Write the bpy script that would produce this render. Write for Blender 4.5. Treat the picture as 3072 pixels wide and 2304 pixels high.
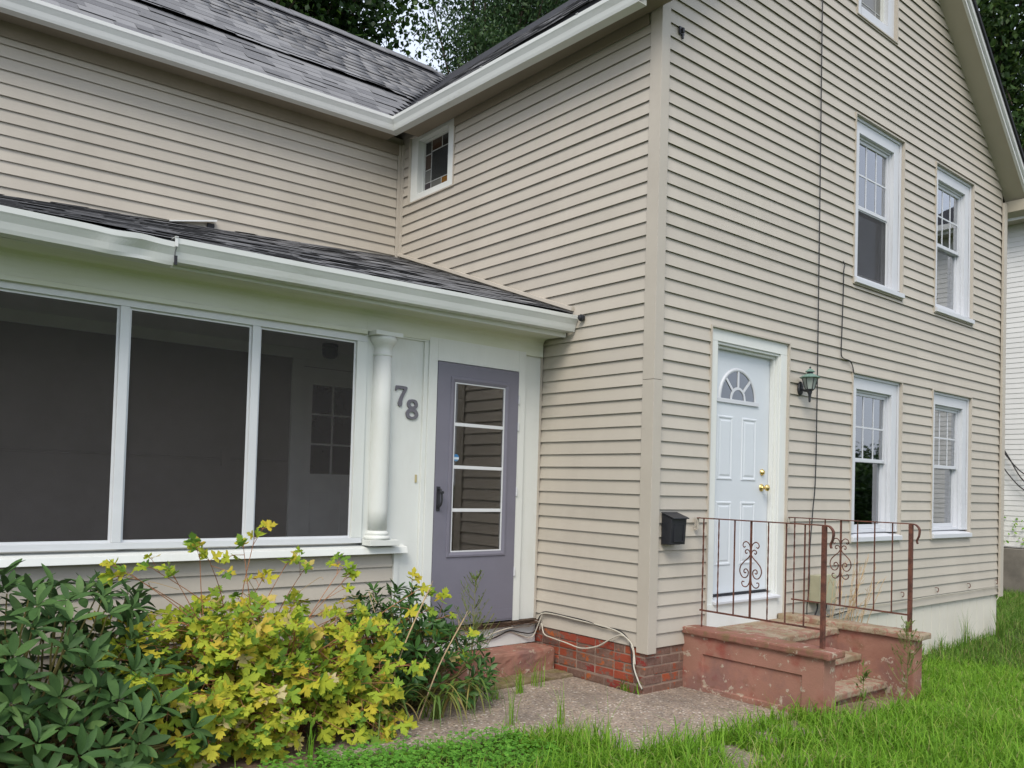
import bpy, bmesh, math, random
import numpy as np
from mathutils import Vector, Matrix, noise
R = math.radians
for o in list(bpy.data.objects): bpy.data.objects.remove(o)
scene = bpy.context.scene
COL = scene.collection

# ------------------------------------------------------------------ camera
cam_data = bpy.data.cameras.new('camera')
cam = bpy.data.objects.new('camera', cam_data); COL.objects.link(cam)
CAM = Vector((-4.691, -4.040, 1.507))
def cam_basis(yaw, pit, rol):
    f = Vector((math.sin(yaw)*math.cos(pit), math.cos(yaw)*math.cos(pit), math.sin(pit)))
    r = Vector((math.cos(yaw), -math.sin(yaw), 0)); u = r.cross(f)
    return math.cos(rol)*r+math.sin(rol)*u, -math.sin(rol)*r+math.cos(rol)*u, f
_r, _u, _f = cam_basis(0.6971, 0.0285, 0.0287)
cam.matrix_world = Matrix(((_r.x, _u.x, -_f.x, CAM.x), (_r.y, _u.y, -_f.y, CAM.y), (_r.z, _u.z, -_f.z, CAM.z), (0, 0, 0, 1)))
cam_data.sensor_width = 36.0
cam_data.lens = 2512.77/3072*36
cam_data.shift_y = 229.6/3072
cam_data.clip_end = 2000
scene.camera = cam
scene.render.resolution_x, scene.render.resolution_y = 1024, 768

# ------------------------------------------------------------------ sky, sun, exposure
world = bpy.data.worlds.new('World'); scene.world = world; world.use_nodes = True
wn, wl = world.node_tree.nodes, world.node_tree.links
wn.clear()
sky = wn.new('ShaderNodeTexSky'); sky.sky_type = 'NISHITA'; sky.sun_disc = False
SUN_EL, SUN_AZ = R(48), R(231)          # azimuth clockwise from +Y; the sun stands before the house, veiled by cloud
sky.sun_elevation = SUN_EL; sky.sun_rotation = SUN_AZ
sky.air_density = 1.0; sky.dust_density = 3.0; sky.ozone_density = 1.0
mixc = wn.new('ShaderNodeMix'); mixc.data_type = 'RGBA'; mixc.inputs[0].default_value = 0.72
wl.new(sky.outputs[0], mixc.inputs[6])
mixc.inputs[7].default_value = (7.0, 7.6, 8.8, 1)   # even veil of high cloud
bg = wn.new('ShaderNodeBackground'); bg.inputs[1].default_value = 0.10
wl.new(mixc.outputs[2], bg.inputs[0])
wo = wn.new('ShaderNodeOutputWorld'); wl.new(bg.outputs[0], wo.inputs[0])
sun_data = bpy.data.lights.new('sun', 'SUN'); sun_data.energy = 1.5; sun_data.angle = R(28); sun_data.color = (1, 0.93, 0.82)
sun = bpy.data.objects.new('sun', sun_data); COL.objects.link(sun)
_d = Vector((math.sin(SUN_AZ)*math.cos(SUN_EL), math.cos(SUN_AZ)*math.cos(SUN_EL), math.sin(SUN_EL)))
sun.rotation_euler = _d.to_track_quat('Z', 'Y').to_euler(); sun.location = (0, -10, 20)
vs = scene.view_settings
vs.view_transform = 'Standard'; vs.look = 'None'; vs.gamma = 1.0; vs.exposure = 0.75; vs.use_curve_mapping = False

# ------------------------------------------------------------------ helpers
rnd = random.Random(7)
def setp(o, label=None, cat=None, group=None, kind=None):
    if label: o['label'] = label
    if cat: o['category'] = cat
    if group: o['group'] = group
    if kind: o['kind'] = kind
    return o
def thing(name, loc, label, cat, group=None):
    o = bpy.data.objects.new(name, None); o.empty_display_size = 0.1; COL.objects.link(o)
    o.location = loc
    return setp(o, label, cat, group)
def attach(o, parent):
    COL.objects.link(o)
    if parent is not None:
        o.parent = parent
        o.matrix_parent_inverse = parent.matrix_basis.inverted()   # every object's own matrix stays its world matrix
    return o
def place(name, me, parent, mtx):
    """an object that shares mesh data, put at a world matrix"""
    o = bpy.data.objects.new(name, me); attach(o, parent)
    o.matrix_basis = mtx
    return o
class MB:
    def __init__(s): s.v = []; s.f = []
    def poly(s, pts):
        n = len(s.v); s.v += [tuple(p) for p in pts]; s.f.append(tuple(range(n, n+len(pts)))); return s
    def hexa(s, p):   # 8 corners: bottom ring 0-3, top ring 4-7 (counter clockwise seen from above)
        n = len(s.v); s.v += [tuple(q) for q in p]
        for f in ((0,3,2,1),(4,5,6,7),(0,1,5,4),(1,2,6,5),(2,3,7,6),(3,0,4,7)): s.f.append(tuple(n+i for i in f))
        return s
    def box(s, x0, x1, y0, y1, z0, z1):
        return s.hexa([(x0,y0,z0),(x1,y0,z0),(x1,y1,z0),(x0,y1,z0),(x0,y0,z1),(x1,y0,z1),(x1,y1,z1),(x0,y1,z1)])
    def loft(s, rings, caps=True, closed=True):
        n = len(s.v); k = len(rings[0])
        for r in rings: s.v += [tuple(q) for q in r]
        m = k if closed else k-1
        for i in range(len(rings)-1):
            for j in range(m):
                a = n+i*k+j; b = n+i*k+(j+1) % k; s.f.append((a, b, b+k, a+k))
        if caps and closed:
            s.f.append(tuple(n+j for j in reversed(range(k)))); e = n+(len(rings)-1)*k
            s.f.append(tuple(e+j for j in range(k)))
        return s
    def tube(s, pts, r, n=6):
        pts = [Vector(p) for p in pts]; rs = r if isinstance(r, (list, tuple)) else [r]*len(pts)
        rings = []; up = None
        for i, p in enumerate(pts):
            t = (pts[min(i+1, len(pts)-1)]-pts[max(i-1, 0)])
            if t.length < 1e-9: t = Vector((0,0,1))
            t.normalize()
            if up is None: up = Vector((0,0,1)) if abs(t.z) < .9 else Vector((1,0,0))
            a = t.cross(up)
            if a.length < 1e-5: a = t.orthogonal()
            a.normalize(); b = a.cross(t); up = b
            rings.append([p+rs[i]*(math.cos(2*math.pi*j/n)*a+math.sin(2*math.pi*j/n)*b) for j in range(n)])
        return s.loft(rings)
    def lathe(s, c, prof, n=20):   # prof: (radius, z)
        return s.loft([[(c[0]+r*math.cos(2*math.pi*j/n), c[1]+r*math.sin(2*math.pi*j/n), c[2]+z) for j in range(n)] for r, z in prof])
    def sweep(s, prof, path):   # prof list of functions/points handled by caller: path gives list of rings
        return s.loft(path)
    def mesh(s, name, mat, bevel=0, smooth=False, rough=0, cut=0):
        me = bpy.data.meshes.new(name); me.from_pydata(s.v, [], s.f); me.update()
        bm = bmesh.new(); bm.from_mesh(me)
        bmesh.ops.recalc_face_normals(bm, faces=bm.faces)
        if bevel:
            bmesh.ops.remove_doubles(bm, verts=bm.verts, dist=1e-5)
            ed = [e for e in bm.edges if len(e.link_faces) == 2 and e.calc_face_angle(0) > .5]
            bmesh.ops.bevel(bm, geom=ed, offset=bevel, segments=2, profile=.6, affect='EDGES', clamp_overlap=True)
        if rough:
            for it in range(12):
                ed = [e for e in bm.edges if e.calc_length() > cut]
                if not ed: break
                bmesh.ops.subdivide_edges(bm, edges=ed, cuts=1, use_grid_fill=True)
            bmesh.ops.triangulate(bm, faces=[f for f in bm.faces if len(f.verts) > 4])
            bm.normal_update()
            for v in bm.verts:
                a = noise.noise(v.co*9.0)*.6+noise.noise(v.co*27.0+Vector((3,1,4)))*.5+noise.noise(v.co*70.0)*.25
                v.co = v.co+v.normal*(a*rough)
        bm.to_mesh(me); bm.free()
        if mat: me.materials.append(mat)
        if smooth: me.polygons.foreach_set('use_smooth', [True]*len(me.polygons))
        me.update(); return me
    def build(s, name, mat, parent=None, **k):
        me = s.mesh(name, mat, **k)
        o = bpy.data.objects.new(name, me); return attach(o, parent)
def np_mesh(name, bv, bf, mats, mat, smooth=False):
    """many copies of one small mesh (bv verts, bf tris) under 4x4 matrices joined into one mesh"""
    bv = np.asarray(bv, float); bf = np.asarray(bf, int); mats = np.asarray(mats, float)
    n, k = len(mats), len(bv)
    hv = np.concatenate([bv, np.ones((k, 1))], 1)
    V = np.einsum('nij,kj->nki', mats[:, :3, :], hv).reshape(-1, 3)
    F = (bf[None]+(np.arange(n)*k)[:, None, None]).reshape(-1, 3)
    return raw_mesh(name, V, F, mat, smooth)
def raw_mesh(name, V, F, mat, smooth=False):
    me = bpy.data.meshes.new(name)
    me.vertices.add(len(V)); me.vertices.foreach_set('co', np.ascontiguousarray(V, dtype=np.float32).ravel())
    me.loops.add(F.size); me.loops.foreach_set('vertex_index', np.ascontiguousarray(F, dtype=np.int32).ravel())
    me.polygons.add(len(F)); me.polygons.foreach_set('loop_start', np.arange(0, F.size, F.shape[1], dtype=np.int32))
    me.polygons.foreach_set('loop_total', np.full(len(F), F.shape[1], dtype=np.int32))
    if smooth: me.polygons.foreach_set('use_smooth', np.ones(len(F), dtype=bool))
    me.materials.append(mat); me.update(calc_edges=True); me.validate()
    return me
def frame_mtx(p, x, y, z, s=1.0):
    return Matrix(((x[0]*s, y[0]*s, z[0]*s, p[0]), (x[1]*s, y[1]*s, z[1]*s, p[1]), (x[2]*s, y[2]*s, z[2]*s, p[2]), (0, 0, 0, 1)))
def bez(pts, n=8):
    """Catmull-Rom through points"""
    pts = [Vector(p) for p in pts]; out = []
    for i in range(len(pts)-1):
        p0, p1, p2, p3 = pts[max(i-1, 0)], pts[i], pts[i+1], pts[min(i+2, len(pts)-1)]
        for k in range(n):
            t = k/n
            out.append(.5*((2*p1)+(p2-p0)*t+(2*p0-5*p1+4*p2-p3)*t*t+(3*p1-p0-3*p2+p3)*t**3))
    out.append(pts[-1]); return out

# ------------------------------------------------------------------ materials
class NT:
    def __init__(s, name):
        s.m = bpy.data.materials.new(name); s.m.use_nodes = True; s.t = s.m.node_tree; s.t.nodes.clear()
        s.out = s.t.nodes.new('ShaderNodeOutputMaterial')
    def n(s, typ, **k):
        nd = s.t.nodes.new(typ)
        for a, b in k.items(): setattr(nd, a, b)
        return nd
    def l(s, a, b): s.t.links.new(a, b)
    def coord(s, scale=(1,1,1), rot=(0,0,0)):
        c = s.n('ShaderNodeTexCoord'); m = s.n('ShaderNodeMapping'); m.inputs['Scale'].default_value = scale; m.inputs['Rotation'].default_value = rot
        s.l(c.outputs['Object'], m.inputs[0]); return m.outputs[0]
    def noise(s, co, scale, detail=4, rough=.6):
        n = s.n('ShaderNodeTexNoise'); n.inputs['Scale'].default_value = scale; n.inputs['Detail'].default_value = detail; n.inputs['Roughness'].default_value = rough
        s.l(co, n.inputs['Vector']); return n.outputs[0]
    def ramp(s, fac, stops):
        r = s.n('ShaderNodeValToRGB'); e = r.color_ramp.elements
        while len(e) < len(stops): e.new(.5)
        for i, (p, c) in enumerate(stops): e[i].position = p; e[i].color = tuple(c)+(1,) if len(c) == 3 else c
        s.l(fac, r.inputs[0]); return r.outputs[0]
    def mix(s, f, a, b, blend='MIX'):
        m = s.n('ShaderNodeMix', data_type='RGBA', blend_type=blend)
        for sock, v in ((m.inputs[0], f), (m.inputs[6], a), (m.inputs[7], b)):
            if isinstance(v, (int, float)): sock.default_value = v
            elif isinstance(v, tuple): sock.default_value = v+(1,) if len(v) == 3 else v
            else: s.l(v, sock)
        return m.outputs[2]
    def math(s, op, a, b=0.0, c=0.0):
        m = s.n('ShaderNodeMath', operation=op)
        for i, v in enumerate((a, b, c)):
            if isinstance(v, (int, float)): m.inputs[i].default_value = v
            else: s.l(v, m.inputs[i])
        return m.outputs[0]
    def rand(s):
        """random value per piece, for single pieces and for pieces joined into one mesh alike"""
        a = s.n('ShaderNodeObjectInfo'); g = s.n('ShaderNodeNewGeometry')
        return s.math('FRACT', s.math('ADD', a.outputs['Random'], g.outputs['Random Per Island']))
    def bump(s, h, strength=.3, dist=.01):
        b = s.n('ShaderNodeBump'); b.inputs['Strength'].default_value = strength; b.inputs['Distance'].default_value = dist
        s.l(h, b.inputs['Height']); return b.outputs[0]
    def bsdf(s, col, rough=.6, spec=.4, normal=None, metal=0, trans=0, **k):
        b = s.n('ShaderNodeBsdfPrincipled')
        for nm, v in (('Base Color', col), ('Roughness', rough), ('Specular IOR Level', spec), ('Metallic', metal)):
            if isinstance(v, (int, float)): b.inputs[nm].default_value = v
            elif isinstance(v, tuple): b.inputs[nm].default_value = v+(1,) if len(v) == 3 else v
            else: s.l(v, b.inputs[nm])
        if normal is not None: s.l(normal, b.inputs['Normal'])
        if trans:
            t = s.n('ShaderNodeBsdfTranslucent')
            if isinstance(col, tuple): t.inputs[0].default_value = col+(1,)
            else: s.l(col, t.inputs[0])
            m = s.n('ShaderNodeMixShader'); m.inputs[0].default_value = trans
            s.l(b.outputs[0], m.inputs[1]); s.l(t.outputs[0], m.inputs[2]); s.l(m.outputs[0], s.out.inputs[0])
        else: s.l(b.outputs[0], s.out.inputs[0])
        return b
def mul(c, k): return tuple(min(1, x*k) for x in c)
def simple(name, col, rough=.6, var=.12, vs=5., bump=.12, bs=70., spec=.4, isl=0., metal=0, stretch=(1,1,1), dirt=None, trans=0):
    t = NT(name); co = t.coord(stretch)
    c = t.ramp(t.noise(co, vs, 5, .62), [(.25, mul(col, 1-var)), (.75, mul(col, 1+var))])
    if dirt:
        dc, amt, ds, lo, hi = dirt
        f = t.ramp(t.noise(co, ds, 6, .7), [(lo, (0,0,0)), (hi, (amt, amt, amt))])
        c = t.mix(f, c, dc)
    if isl:
        v = t.math('MULTIPLY_ADD', t.rand(), 2*isl, 1-isl)
        h = t.n('ShaderNodeHueSaturation'); t.l(v, h.inputs['Value']); t.l(c, h.inputs['Color']); c = h.outputs[0]
    nm = t.bump(t.noise(co, bs, 3), bump, .004) if bump else None
    t.bsdf(c, rough, spec, nm, metal, trans); return t.m
MAT = {}
MAT['siding'] = simple('siding', (.472, .432, .37), .48, .06, 1.6, .05, 260, .35, .05, stretch=(1,1,.5), dirt=((.29,.25,.20), .34, 1.5, .5, .9))
MAT['siding_trim'] = simple('siding_trim', (.46, .42, .36), .5, .05, 2.0, .04, 120, .35, dirt=((.33,.29,.24), .3, 2.2, .5, .9))
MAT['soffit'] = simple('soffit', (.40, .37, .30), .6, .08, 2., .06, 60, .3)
MAT['shaded_eave'] = simple('shaded_eave', (.24, .205, .155), .7, .12, 2., .06, 60, .25)  # tan soffit and frieze darkened: the shade under the eaves is in this colour
MAT['wall_core'] = simple('wall_core', (.40, .36, .29), .8, .08, 2., .0)
MAT['white_paint'] = simple('white_paint', (.67, .69, .665), .5, .05, 2.2, .25, 46, .35, stretch=(1,1,.35), dirt=((.52,.52,.45), .45, 3.0, .56, .85))
MAT['white_vinyl'] = simple('white_vinyl', (.58, .60, .635), .38, .03, 3., .03, 90, .45)
MAT['white_door'] = simple('white_door', (.60, .64, .68), .4, .03, 3., .05, 120, .45)
MAT['gutter'] = simple('gutter', (.62, .64, .62), .42, .05, 3., .05, 30, .5, stretch=(.6,.6,3), dirt=((.33,.34,.26), .75, 2.4, .55, .92))
MAT['gutter_clean'] = simple('gutter_clean', (.66, .67, .66), .4, .05, 3., .03, 30, .5, dirt=((.45,.44,.38), .5, 3., .58, .9))
MAT['porch_soffit'] = simple('porch_soffit', (.66, .68, .60), .6, .06, 1.6, .12, 40, .3, stretch=(.5,3,3), dirt=((.46,.49,.28), .55, 2.2, .42, .8))
MAT['purple_door'] = simple('purple_door', (.17, .166, .208), .5, .07, 2.5, .06, 60, .4, dirt=((.12,.115,.15), .5, 2., .5, .85))
MAT['number'] = simple('number', (.145, .14, .165), .55, .1, 8, .1, 60, .4)
MAT['black_metal'] = simple('black_metal', (.018, .019, .024), .45, .2, 12, .15, 90, .5)
MAT['brass'] = simple('brass', (.75, .56, .22), .22, .06, 8, .02, 60, .6, metal=1)
MAT['dark_gap'] = simple('dark_gap', (.02, .02, .025), .6, .1, 8, 0)
MAT['alu'] = simple('alu', (.64, .66, .68), .42, .05, 4, .03, 90, .5)
MAT['verdigris'] = simple('verdigris', (.16, .26, .22), .6, .25, 20, .2, 90, .35, dirt=((.06,.05,.04), .7, 16, .5, .75))
MAT['concrete_dark'] = simple('concrete_dark', (.20, .18, .155), .85, .25, 1.3, .5, 30, .2, dirt=((.09,.085,.075), .7, 2.5, .48, .8))
MAT['mortar'] = simple('mortar', (.27, .20, .16), .9, .25, 9, .5, 60, .15)
MAT['skirt'] = simple('skirt', (.62, .59, .52), .6, .05, 2, .1, 50, .3, dirt=((.4,.38,.3), .4, 2, .55, .9))
MAT['neighbour'] = simple('neighbour', (.70, .70, .69), .5, .05, 2, .05, 60, .35, .03)
MAT['soil'] = simple('soil', (.17, .115, .08), .95, .45, 14, .8, 40, .1, dirt=((.34,.26,.19), .8, 30, .5, .7))
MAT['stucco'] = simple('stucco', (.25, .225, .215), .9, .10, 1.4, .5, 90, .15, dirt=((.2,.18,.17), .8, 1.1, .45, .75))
MAT['porch_white'] = simple('porch_white', (.78, .79, .80), .6, .06, 2, .08, 40, .3)
MAT['porch_floor'] = simple('porch_floor', (.34, .33, .33), .6, .15, 3, .1, 40, .3)
MAT['cable_white'] = simple('cable_white', (.50, .47, .40), .55, .1, 20, 0, spec=.4)
MAT['cable_black'] = simple('cable_black', (.02, .02, .022), .55, .1, 20, 0, spec=.4)
MAT['util'] = simple('util', (.40, .39, .27), .55, .08, 6, .06, 60, .35)
MAT['lead'] = simple('lead', (.42, .43, .42), .6, .3, 40, .3, 90, .4)
MAT['curtain'] = simple('curtain', (.42, .42, .44), .9, .1, 4, .1, 40, .1)
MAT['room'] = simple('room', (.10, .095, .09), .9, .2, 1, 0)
MAT['straw'] = simple('straw', (.40, .29, .17), .8, .25, 20, 0, isl=.2)
MAT['bark'] = simple('bark', (.075, .06, .045), .9, .3, 8, .8, 20, .1)
MAT['twig'] = simple('twig', (.16, .14, .05), .8, .3, 12, .2, 40, .2, isl=.2)
def glass_mat(name, tint=(.85,.88,.9), refl=1.0, rough=.02):
    t = NT(name); f = t.n('ShaderNodeFresnel'); f.inputs[0].default_value = 1.52
    a = t.n('ShaderNodeBsdfTransparent'); a.inputs[0].default_value = tint+(1,)
    g = t.n('ShaderNodeBsdfGlossy'); g.inputs['Roughness'].default_value = rough; g.inputs[0].default_value = (.92,.93,.95,1)
    co = t.coord(); w = t.bump(t.noise(co, 1.1, 2), .02, .05); t.l(w, g.inputs['Normal'])
    m = t.n('ShaderNodeMixShader'); t.l(t.math('MULTIPLY', f.outputs[0], refl), m.inputs[0]); t.l(a.outputs[0], m.inputs[1]); t.l(g.outputs[0], m.inputs[2]); t.l(m.outputs[0], t.out.inputs[0])
    return t.m
MAT['glass'] = glass_mat('glass', (.80,.84,.86), 3.2)
MAT['storm_glass'] = glass_mat('storm_glass', (.82,.80,.78), .9)
MAT['fan_glass'] = glass_mat('fan_glass', (.30,.30,.33), 3.2)
def screen_mat(name, col, op):
    t = NT(name); a = t.n('ShaderNodeBsdfTransparent'); d = t.n('ShaderNodeBsdfDiffuse'); d.inputs[0].default_value = col+(1,)
    co = t.coord(); f = t.ramp(t.noise(co, 2.5, 4), [(.3, (op-.03,)*3), (.7, (op+.03,)*3)])
    m = t.n('ShaderNodeMixShader'); t.l(f, m.inputs[0]); t.l(a.outputs[0], m.inputs[1]); t.l(d.outputs[0], m.inputs[2]); t.l(m.outputs[0], t.out.inputs[0]); return t.m
MAT['screen'] = screen_mat('screen', (.085,.08,.078), .22)
def shingle_mat():
    t = NT('shingle'); co = t.coord(); r = t.rand()
    c = t.ramp(r, [(0, (.10,.10,.11)), (.35, (.16,.16,.17)), (.7, (.24,.24,.25)), (1, (.125,.125,.137))])
    g = t.noise(co, 160, 2, .8); c = t.mix(t.ramp(g, [(.35, (0,0,0)), (.65, (.55,.55,.55))]), c, (.24,.245,.25))
    b = t.noise(co, 1.6, 4); c = t.mix(t.ramp(b, [(.4, (0,0,0)), (.75, (.35,.35,.35))]), c, (.06,.055,.05))
    t.bsdf(c, .85, .2, t.bump(g, .5, .004)); return t.m
MAT['shingle'] = shingle_mat()
MAT['roof_dark'] = simple('roof_dark', (.03,.03,.034), .85, .3, 12, .5, 60, .2)
def brick_mat():
    t = NT('brick'); co = t.coord(); r = t.rand(); oi = t.n('ShaderNodeObjectInfo')
    c = t.ramp(r, [(0, (.26,.050,.030)), (.3, (.33,.085,.04)), (.5, (.22,.035,.03)), (.72, (.40,.12,.035)), (1, (.20,.04,.035))])
    ofs = t.n('ShaderNodeVectorMath', operation='ADD'); t.l(co, ofs.inputs[0]); t.l(oi.outputs['Location'], ofs.inputs[1])
    pv = t.noise(ofs.outputs[0], 11, 6, .7); pv = t.math('ADD', pv, t.math('MULTIPLY_ADD', r, .22, -.11))
    c = t.mix(t.ramp(pv, [(.46, (0,0,0)), (.50, (.92,)*3)]), c, t.ramp(t.noise(ofs.outputs[0], 40, 3), [(.3, (.135,.085,.066)), (.7, (.20,.13,.105))]))
    c = t.mix(t.ramp(t.noise(ofs.outputs[0], 70, 3), [(.62, (0,0,0)), (.72, (.35,)*3)]), c, (.36,.25,.2))
    t.bsdf(c, .8, .25, t.bump(t.noise(ofs.outputs[0], 55, 5), .6, .006)); return t.m
MAT['brick'] = brick_mat()
def stoop_mat(name, worn):
    t = NT(name); co = t.coord()
    c = t.ramp(t.noise(co, 2.2, 5, .6), [(.28, (.23,.105,.075)), (.5, (.29,.15,.11)), (.62, (.32,.16,.12)), (.8, (.25,.09,.07))])
    c = t.mix(t.ramp(t.noise(co, 4.1, 3), [(.56, (0,0,0)), (.68, (.6,)*3)]), c, (.24,.04,.03))
    c = t.mix(t.ramp(t.noise(co, 3.0, 4), [(.54, (0,0,0)), (.68, (.4,)*3)]), c, (.13,.085,.095))
    chip = t.noise(co, 13, 8, .68)
    if not worn:     # the paint has let go most along the damp foot of the walls
        sx = t.n('ShaderNodeSeparateXYZ'); t.l(co, sx.inputs[0])
        foot = t.n('ShaderNodeMapRange'); foot.inputs[1].default_value = .02; foot.inputs[2].default_value = .16; foot.inputs[3].default_value = .055; foot.inputs[4].default_value = 0.0; t.l(sx.outputs[2], foot.inputs[0])
        chip = t.math('ADD', chip, foot.outputs[0])
    lo = .60 if not worn else .47
    c = t.mix(t.ramp(chip, [(lo, (0,0,0)), (lo+.02, (.9,)*3)]), c, t.ramp(t.noise(co, 60, 3), [(.3, (.34,.27,.20)), (.7, (.48,.41,.33))]) if not worn else t.ramp(t.noise(co, 60, 3), [(.3, (.28,.22,.15)), (.7, (.40,.34,.25))]))
    if worn:
        c = t.mix(t.ramp(t.noise(co, 7, 5), [(.44, (0,0,0)), (.64, (.75,)*3)]), c, (.25,.20,.12))
        c = t.mix(t.ramp(t.noise(co, 26, 6, .7), [(.57, (0,0,0)), (.68, (.55,)*3)]), c, (.11,.09,.06))
    else:
        c = t.mix(t.ramp(t.noise(co, 5.5, 6, .7), [(.55, (0,0,0)), (.72, (.6,)*3)]), c, (.16,.085,.045))
    h = t.math('ADD', t.noise(co, 60, 4), t.math('MULTIPLY', chip, 1.5))
    t.bsdf(c, .8, .25, t.bump(h, .35, .006)); return t.m
MAT['stoop'] = stoop_mat('stoop', False); MAT['stoop_worn'] = stoop_mat('stoop_worn', True)
def aggregate_mat():
    t = NT('aggregate'); co = t.coord()
    v = t.n('ShaderNodeTexVoronoi'); v.inputs['Scale'].default_value = 70; t.l(co, v.inputs['Vector'])
    w = t.n('ShaderNodeTexWhiteNoise'); t.l(v.outputs['Position'], w.inputs['Vector'])
    c = t.ramp(w.outputs[0], [(0, (.10,.078,.058)), (.25, (.30,.23,.165)), (.5, (.44,.365,.28)), (.75, (.24,.20,.18)), (.9, (.36,.25,.19)), (1, (.72,.67,.60))])
    c = t.mix(t.ramp(v.outputs['Distance'], [(.35, (0,0,0)), (.7, (.7,)*3)]), c, (.26,.215,.175))
    st = t.ramp(t.noise(co, 2.2, 6, .65), [(.42, (0,0,0)), (.68, (.65,)*3)]); c = t.mix(st, c, (.12,.10,.085))
    st2 = t.ramp(t.noise(co, 5, 5, .6), [(.6, (0,0,0)), (.75, (.5,)*3)]); c = t.mix(st2, c, (.36,.31,.25))
    t.bsdf(c, .85, .25, t.bump(t.math('SUBTRACT', 1.0, v.outputs['Distance']), .6, .006)); return t.m
MAT['aggregate'] = aggregate_mat()
def lawn_mat():
    t = NT('lawn_soil'); co = t.coord()
    c = t.ramp(t.noise(co, 3, 6, .7), [(.3, (.045,.06,.018)), (.55, (.06,.085,.022)), (.75, (.10,.08,.045))])
    t.bsdf(c, .95, .1, t.bump(t.noise(co, 30, 5), .8, .03)); return t.m
MAT['lawn'] = lawn_mat()
def leaf_mat(name, stops, rough=.5, spec=.4, trans=.25, vein=0, back=None):
    t = NT(name); co = t.coord(); r = t.rand()
    c = t.ramp(r, stops)
    c = t.mix(t.ramp(t.noise(co, 28, 3), [(.3, (0,0,0)), (.75, (.4,)*3)]), c, mul(stops[0][1], .7))
    if back:
        g = t.n('ShaderNodeNewGeometry'); c = t.mix(t.math('MULTIPLY', g.outputs['Backfacing'], .7), c, back)
    t.bsdf(c, rough, spec, None, 0, trans); return t.m
MAT['rhodo'] = leaf_mat('rhodo', [(0, (.036,.085,.024)), (.4, (.068,.142,.042)), (.8, (.10,.19,.056)), (1, (.14,.24,.075))], .55, .2, .2, back=(.07,.12,.05))
MAT['rhodo2'] = leaf_mat('rhodo2', [(0, (.026,.082,.014)), (.5, (.048,.13,.022)), (1, (.085,.19,.035))], .45, .38, .2, back=(.06,.12,.04))
MAT['peony'] = leaf_mat('peony', [(0, (.12,.25,.04)), (.25, (.27,.40,.04)), (.55, (.46,.52,.045)), (.82, (.58,.54,.05)), (.94, (.64,.47,.05)), (1, (.66,.55,.32))], .65, .2, .35)
MAT['peony_stem'] = simple('peony_stem', (.30,.13,.06), .7, .35, 20, 0, isl=.3)
MAT['stem_green'] = simple('stem_green', (.16,.17,.05), .7, .3, 12, 0, isl=.2)
MAT['grass'] = leaf_mat('grass', [(0, (.11,.25,.02)), (.4, (.19,.39,.03)), (.8, (.27,.50,.045)), (.92, (.36,.47,.08)), (1, (.50,.42,.22))], .6, .25, .42)
MAT['grass_far'] = leaf_mat('grass_far', [(0, (.08,.17,.022)), (.45, (.125,.26,.03)), (.8, (.18,.34,.042)), (.91, (.27,.29,.09)), (1, (.38,.31,.16))], .6, .25, .35)
MAT['clover'] = leaf_mat('clover', [(0, (.08,.24,.02)), (.6, (.13,.34,.035)), (1, (.19,.40,.05))], .55, .3, .3)
MAT['daylily'] = leaf_mat('daylily', [(0, (.09,.17,.03)), (.5, (.15,.22,.04)), (.8, (.26,.25,.06)), (1, (.36,.24,.09))], .5, .35, .3)
MAT['weed'] = leaf_mat('weed', [(0, (.09,.17,.03)), (.6, (.13,.22,.04)), (1, (.2,.26,.06))], .6, .25, .3)
MAT['tree_dark'] = leaf_mat('tree_dark', [(0, (.014,.038,.010)), (.5, (.028,.070,.015)), (.85, (.055,.12,.02)), (1, (.10,.18,.03))], .5, .35, .25)
MAT['tree_mid'] = leaf_mat('tree_mid', [(0, (.028,.065,.026)), (.5, (.055,.115,.040)), (.85, (.09,.165,.058)), (1, (.14,.22,.06))], .5, .35, .22)
MAT['tree_right'] = leaf_mat('tree_right', [(0, (.028,.065,.018)), (.5, (.06,.12,.03)), (.85, (.10,.175,.038)), (1, (.15,.22,.05))], .5, .35, .22)
# ------------------------------------------------------------------ terrain
def smooth(t): t = max(0., min(1., t)); return t*t*(3-2*t)
def gz(x, y):
    z = -.20*smooth((x-.7)/3.4)-.10*smooth((x-7.5)/5)
    z += .04*smooth((x-4.8)/1.6)
    return z
def terrain():
    xs = list(np.concatenate([[-300,-120,-50,-22], np.arange(-12, 20.01, .5), [30, 60, 130, 300]]))
    ys = list(np.concatenate([[-300,-120,-50,-22], np.arange(-12, 16.01, .5), [30, 60, 130, 300]]))
    V = [(x, y, gz(x, y)-.006) for y in ys for x in xs]; nx = len(xs)
    F = [(j*nx+i, j*nx+i+1, (j+1)*nx+i+1, (j+1)*nx+i) for j in range(len(ys)-1) for i in range(nx-1)]
    o = bpy.data.objects.new('ground', raw_mesh('ground', np.array(V), np.array(F), MAT['lawn'])); COL.objects.link(o)
    return setp(o, kind='structure')
terrain()

# ------------------------------------------------------------------ house
S = .1016
HX, HD = 6.58, 7.9            # width and depth of the gabled block
WY = 3.53                     # front of the wing
SL = .894                     # roof pitch
house = thing('house', (0, 0, 0), 'beige vinyl-sided gabled house with a side wing and screened porch', 'house')

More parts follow.
